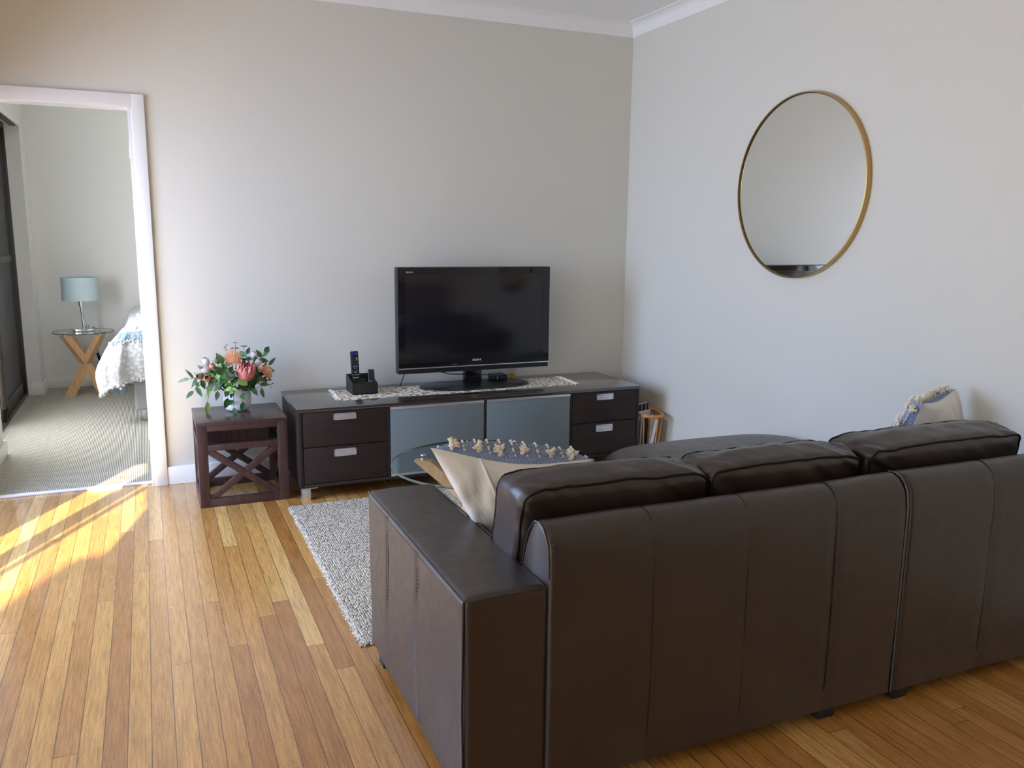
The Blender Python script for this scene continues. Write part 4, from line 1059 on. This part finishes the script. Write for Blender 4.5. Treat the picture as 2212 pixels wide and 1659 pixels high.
# ------------------------------------------------------------------ coffee table and bedroom lamp table
def glass_table(name, c, R_, z, half, label, bw=.064, tops=None, lc=None):
    root = thing(name, (c[0], c[1], c[2]), label, 'table')
    z0 = c[2]
    mb = MB(); lathe(mb, [(0, 0), (R_-.004, 0), (R_-.004, .010), (0, .010)], (c[0], c[1], z0+z-.010), 96); g = mb.build('glass_top', M_glass, root, ang=30)
    mb = MB(); lathe(mb, [(R_-.0045, 0), (R_-.001, .001), (R_, .005), (R_-.001, .009), (R_-.0045, .010)], (c[0], c[1], z0+z-.010), 96); mb.build('glass_edge', M_glassedge, g)
    zt_ = z-.024
    lc = lc or c
    for dg_ in (tops or (45, 135, 225, 315)):
        dx_, dy_ = half*math.cos(math.radians(dg_)), half*math.sin(math.radians(dg_))
        top = Vector((lc[0]+dx_, lc[1]+dy_, z0+zt_)); bot = Vector((lc[0]-dx_, lc[1]-dy_, z0))
        d = (bot-top).normalized(); side = Vector((0, 0, 1)).cross(d).normalized(); hz = Vector((d.x, d.y, 0)).normalized()
        # four-sided beam cut level at both ends
        hw = bw/2; ext = hw/abs(d.z)
        vs = []
        for e, zz in ((top, 0), (bot, 0)):
            for a_, b_ in ((-1, -1), (1, -1), (1, 1), (-1, 1)): vs.append(e+side*hw*a_+hz*ext*b_)
        mb = MB(); mb.add(vs, [(0, 1, 2, 3), (7, 6, 5, 4), (0, 4, 5, 1), (1, 5, 6, 2), (2, 6, 7, 3), (3, 7, 4, 0)]); lg = mb.build('leg', M_oak, root, smooth=False)
        mb = MB(); lathe(mb, [(0, 0), (.013, 0), (.013, .0135), (0, .0135)], top, 20); mb.build('mounting_disc', M_alu, lg)
        mb = MB(); lathe(mb, [(0, 0), (.0125, 0), (.0125, .003), (0, .003)], (top.x, top.y, z0+z), 20); mb.build('disc_cap', M_alu, g)
    return root, g
ct, cg = glass_table('coffee_table', (-1.676, -1.606, .0135), .399, .4085, .234, 'round glass coffee table with crossed honey oak beams on the rug', bw=.05, tops=(150, 30, 270), lc=(-1.679, -1.525))
text_mesh('etched_mark', 'ANOIB', .016, M_grey, cg, Matrix.Translation((-1.600, -1.345, .4225)) @ Matrix.Diagonal((-1, 1, 1, 1)))

bt, bg_ = glass_table('bedside_table', (-3.52, 3.12, .005), .245, .545, .190, 'round glass bedside table with crossed oak legs in the bedroom', bw=.055)

# bedside lamp
lp = thing('table_lamp', (-3.52, 3.13, .554), 'pale blue drum shade lamp with chrome stem on the bedside table', 'lamp')
lz = .5535
mb = MB(); BX(mb, -3.60, -3.44, 3.06, 3.20, lz, lz+.016, .003); mb.build('base', M_chrome, lp)
mb = MB(); tube(mb, [(-3.515, 3.13, lz+.016), (-3.527, 3.13, lz+.25)], .011, 14); mb.build('pole', M_chrome, lp)
mb = MB(); tube(mb, [(-3.526, 3.13, lz+.21), (-3.5275, 3.13, lz+.265)], .017, 14); mb.build('collar', M_chrome, lp)
mb = MB(); tube(mb, [(-3.50, 3.12, lz+.018), (-3.492, 3.12, lz+.04), (-3.478, 3.12, lz+.045), (-3.474, 3.12, lz+.025)], .0025, 6); mb.build('switch_loop', M_rubber, lp)
mb = MB(); lathe(mb, [(.149, 0), (.145, .195), (.142, .195), (.146, 0)], (-3.52, 3.13, lz+.262), 56); mb.build('lamp_shade', M_shade, lp)
mb = MB(); tube(mb, [(-3.47, 3.20, .562), (-3.455, 3.33, .560), (-3.445, 3.385, .55), (-3.44, 3.39, .45), (-3.432, 3.38, .30), (-3.42, 3.37, .15), (-3.40, 3.3, .03), (-3.36, 3.36, .012)], .003, 6); ld = mb.build('cord', M_rubber, lp)
mb = MB(); beam(mb, (-3.440, 3.385, .32), (-3.420, 3.375, .25), .022, .018); mb.build('cord_switch', M_rubber, lp)

# power board behind the lamp table
pb = thing('power_board', (-3.4, 3.42, .004), 'white power board lying on the carpet by the bedroom wall', 'power board')
mb = MB(); BX(mb, -3.50, -3.20, 3.39, 3.45, .004, .04, .006); mb.build('body', M_trim, pb)

# ------------------------------------------------------------------ bed
bed = thing('bed', (-2.2, 2.6, 0), 'bed with grey upholstered base and white textured cover seen through the doorway', 'bed')
mb = MB(); vs, fs = soft_box((1.56, 1.78, .26), .02, 3, (4, 4, 2)); mb.add(vs, fs, Matrix.Translation((-2.345, 2.60, .225))); mb.build('base', M_bedgrey, bed, ang=60)
mb = MB(); vs, fs = soft_box((1.56, 1.78, .30), .05, 4, (4, 4, 2)); mb.add(vs, fs, Matrix.Translation((-2.345, 2.60, .505))); mb.build('mattress', M_whitecloth, bed, ang=60)
for (x, y) in ((-3.06, 1.78), (-1.7, 1.78), (-3.06, 3.4)):
    mb = MB(); lathe(mb, [(0, 0), (.020, 0), (.022, .004), (.016, .01), (.026, .092), (0, .092)], (x, y, .004), 24); mb.build('leg', M_chrome, bed)
def cover():
    root = thing('bedspread', (-2.6, 2.4, .66), 'white tufted bedspread with a pale blue band draped over the bed corner', 'bedspread')
    # columns run from the foot face (right), round the near corner, then back along the left side
    cols = [(-2.2, 1.66, .34, 0), (-2.6, 1.66, .34, 0), (-2.9, 1.66, .34, 0), (-3.05, 1.66, .34, 0), (-3.13, 1.68, .33, .03), (-3.16, 1.69, .25, .16), (-3.17, 1.72, .225, .185), (-3.16, 1.80, .25, .15), (-3.15, 1.95, .30, .08), (-3.14, 2.2, .33, .05), (-3.14, 2.6, .33, .04), (-3.14, 3.1, .34, .03), (-3.14, 3.42, .34, .02)]
    # dense resample
    pts = []
    for i in range(len(cols)-1):
        for k in range(6):
            t = k/6; pts.append(tuple(a+(b-a)*t for a, b in zip(cols[i], cols[i+1])))
    pts.append(cols[-1]); nr = 30
    vs = []; cxm, cym = -2.35, 2.9
    rows = []
    for (x, y, zh, fl) in pts:
        rows_ = []
        # inward direction on the bed top
        inx, iny = ((0, 1) if y < 1.67 else ((1, 0) if y > 1.9 else (.7, .7)))
        L2 = math.hypot(inx, iny); inx /= L2; iny /= L2
        outx, outy = -inx, -iny
        if fl > .1: outx, outy = -.97, -.05
        for r_ in range(nr+1):
            t = r_/nr
            if t < .4:
                q = t/.4; dd = .55*(1-q); zz = .735 - .03*q**2 + .05*math.sin(PI*(1-q)*.9); px_, py_ = x+inx*dd, y+iny*dd
            else:
                q = (t-.4)/.6; zz = .705+(zh-.705)*q; o_ = fl*(math.sin(PI/2*min(1, q*1.25)))**1.0 + .015*math.sin(PI*q)
                px_, py_ = x+outx*o_, y+outy*o_
                zz += 0
            wv = rnd_noise((px_*9, py_*9, zz*5), 1, .012)
            rows_.append(Vector((px_-wv, py_-abs(wv), zz+wv*.5)))
        rows.append(rows_)
    def grid(r0, r1, nm, m):
        mb = MB(); vs = [rows[i][j] for i in range(len(rows)) for j in range(r0, r1+1)]; n = r1-r0+1; fs = []
        for i in range(len(rows)-1):
            for j in range(n-1): fs.append((i*n+j, i*n+j+1, (i+1)*n+j+1, (i+1)*n+j))
        mb.add(vs, fs); o = mb.build(nm, m, root, ang=180)
        sd_ = o.modifiers.new('thickness', 'SOLIDIFY'); sd_.thickness = .008; return o
    grid(0, 13, 'white_top', M_quilt); grid(13, 16, 'blue_band', M_quiltblue); g = grid(16, 30, 'white_drape', M_quilt)
    mb = MB(); rr = random.Random(4)
    for i in range(0, len(rows)):
        for k in range(3):
            for (j, sc) in ((16, 1), (30, 1.2)):
                p_ = rows[i][j]+Vector((rr.uniform(-.01, .01), rr.uniform(-.012, .0), rr.uniform(-.008, .008)))
                vs_, fs_ = soft_box((.017*sc, .017*sc, .017*sc), .0084*sc, 2, 1); mb.add(vs_, fs_, Matrix.Translation(p_))
    f = mb.build('pom_trim', M_quilt, root); f['kind'] = 'stuff'
cover()
mb = MB()
und = thing('folded_blanket', (-3.2, 1.9, .2), 'blue-grey folded cloth hanging low beneath the white bedspread corner', 'blanket')
mb.add([Vector(q) for q in ((-3.14, 1.78, .34), (-3.30, 1.78, .27), (-3.265, 1.78, .20), (-3.19, 1.78, .225), (-3.14, 1.80, .34), (-3.29, 1.84, .27), (-3.255, 1.84, .20), (-3.18, 1.84, .225))], [(0, 1, 2, 3), (7, 6, 5, 4), (0, 4, 5, 1), (1, 5, 6, 2), (2, 6, 7, 3), (3, 7, 4, 0)])
mb.build('cloth', M_quiltblue, und)

# ------------------------------------------------------------------ magazine basket
bk = thing('magazine_basket', (-.125, -.5, 0), 'oval bentwood magazine basket with slim spindles between the console and the wall', 'magazine rack')
bc = Vector((-.118, -.50, 0)); ax_, ay_ = .088, .150
def ell(z, kx, ky, n=48): return [Vector((bc.x+ax_*kx*math.cos(2*PI*i/n), bc.y+ay_*ky*math.sin(2*PI*i/n), z)) for i in range(n)]
mb = MB(); tube(mb, ell(.305, 1, 1), .011, 8, closed=True); mb.build('rim', M_cane, bk)
mb = MB(); tube(mb, ell(.03, .72, .75), .010, 8, closed=True); 
lathe(mb, [(0, .02), (.70, .02), (.70, .034), (0, .034)], (0, 0, 0), 40, Matrix.Translation((bc.x, bc.y, 0)) @ Matrix.Diagonal((ax_, ay_, 1, 1))); mb.build('base', M_cane, bk)
for i in range(14):
    a = 2*PI*(i+.5)/14
    mb = MB(); tube(mb, [(bc.x+ax_*.72*math.cos(a), bc.y+ay_*.75*math.sin(a), .03), (bc.x+ax_*math.cos(a), bc.y+ay_*math.sin(a), .303)], .0048, 6); mb.build('spindle', M_cane, bk)
for i in range(4):
    a = PI/4+PI/2*i; mb = MB(); tube(mb, [(bc.x+ax_*.55*math.cos(a), bc.y+ay_*.6*math.sin(a), 0), (bc.x+ax_*.55*math.cos(a), bc.y+ay_*.6*math.sin(a), .025)], .008, 8); mb.build('foot', M_cane, bk)
def magazine(label, c, size, rz, ry, m, stripes=None):
    root = thing('magazine', c, label, 'magazine', 'magazines in the bentwood basket')
    mx = Matrix.Translation(c) @ Matrix.Rotation(rz, 4, 'Z') @ Matrix.Rotation(ry, 4, 'Y')
    mb = MB(); vs, fs = soft_box(size, .0015, 1, 1); mb.add(vs, fs, mx @ Matrix.Translation((0, 0, size[2]/2))); mb.build('pages', M_white, root)
    mb = MB()
    for s_ in (-1, 1): BX(mb, s_*size[0]/2-.0004, s_*size[0]/2+.0004, -size[1]/2, size[1]/2, 0, size[2], 0, mx)
    cv = mb.build('cover', m, root)
    if stripes:
        mb = MB()
        for q in stripes: BX(mb, -size[0]/2-.0010, -size[0]/2-.0004, -size[1]/2+size[1]*q, -size[1]/2+size[1]*(q+.05), size[2]*.3, size[2], 0, mx)
        mb.build('stripes', mat('pale_blue_stripe', (.45, .6, .68), .4), root)
M_navy = mat('dark_navy_print', (.012, .015, .022), .35)
magazine('dark magazine with pale blue stripes standing tallest in the basket', (-.140, -.46, .038), (.012, .15, .318), 1.99, -.04, M_navy, (.15, .45, .75))
magazine('thin white magazine in front of the striped one', (-.140, -.505, .038), (.006, .13, .282), 1.94, -.04, mat('red_white_cover', (.72, .60, .58), .4))
magazine('pale magazine leaning sideways against the basket spindles', (-.125, -.545, .038), (.010, .10, .255), -.2, .17, mat('cream_cover', (.70, .66, .58), .5))
magazine('black magazine at the front of the basket', (-.15, -.535, .038), (.014, .07, .245), -1.1, .02, mat('black_cover', (.012, .012, .012), .3))
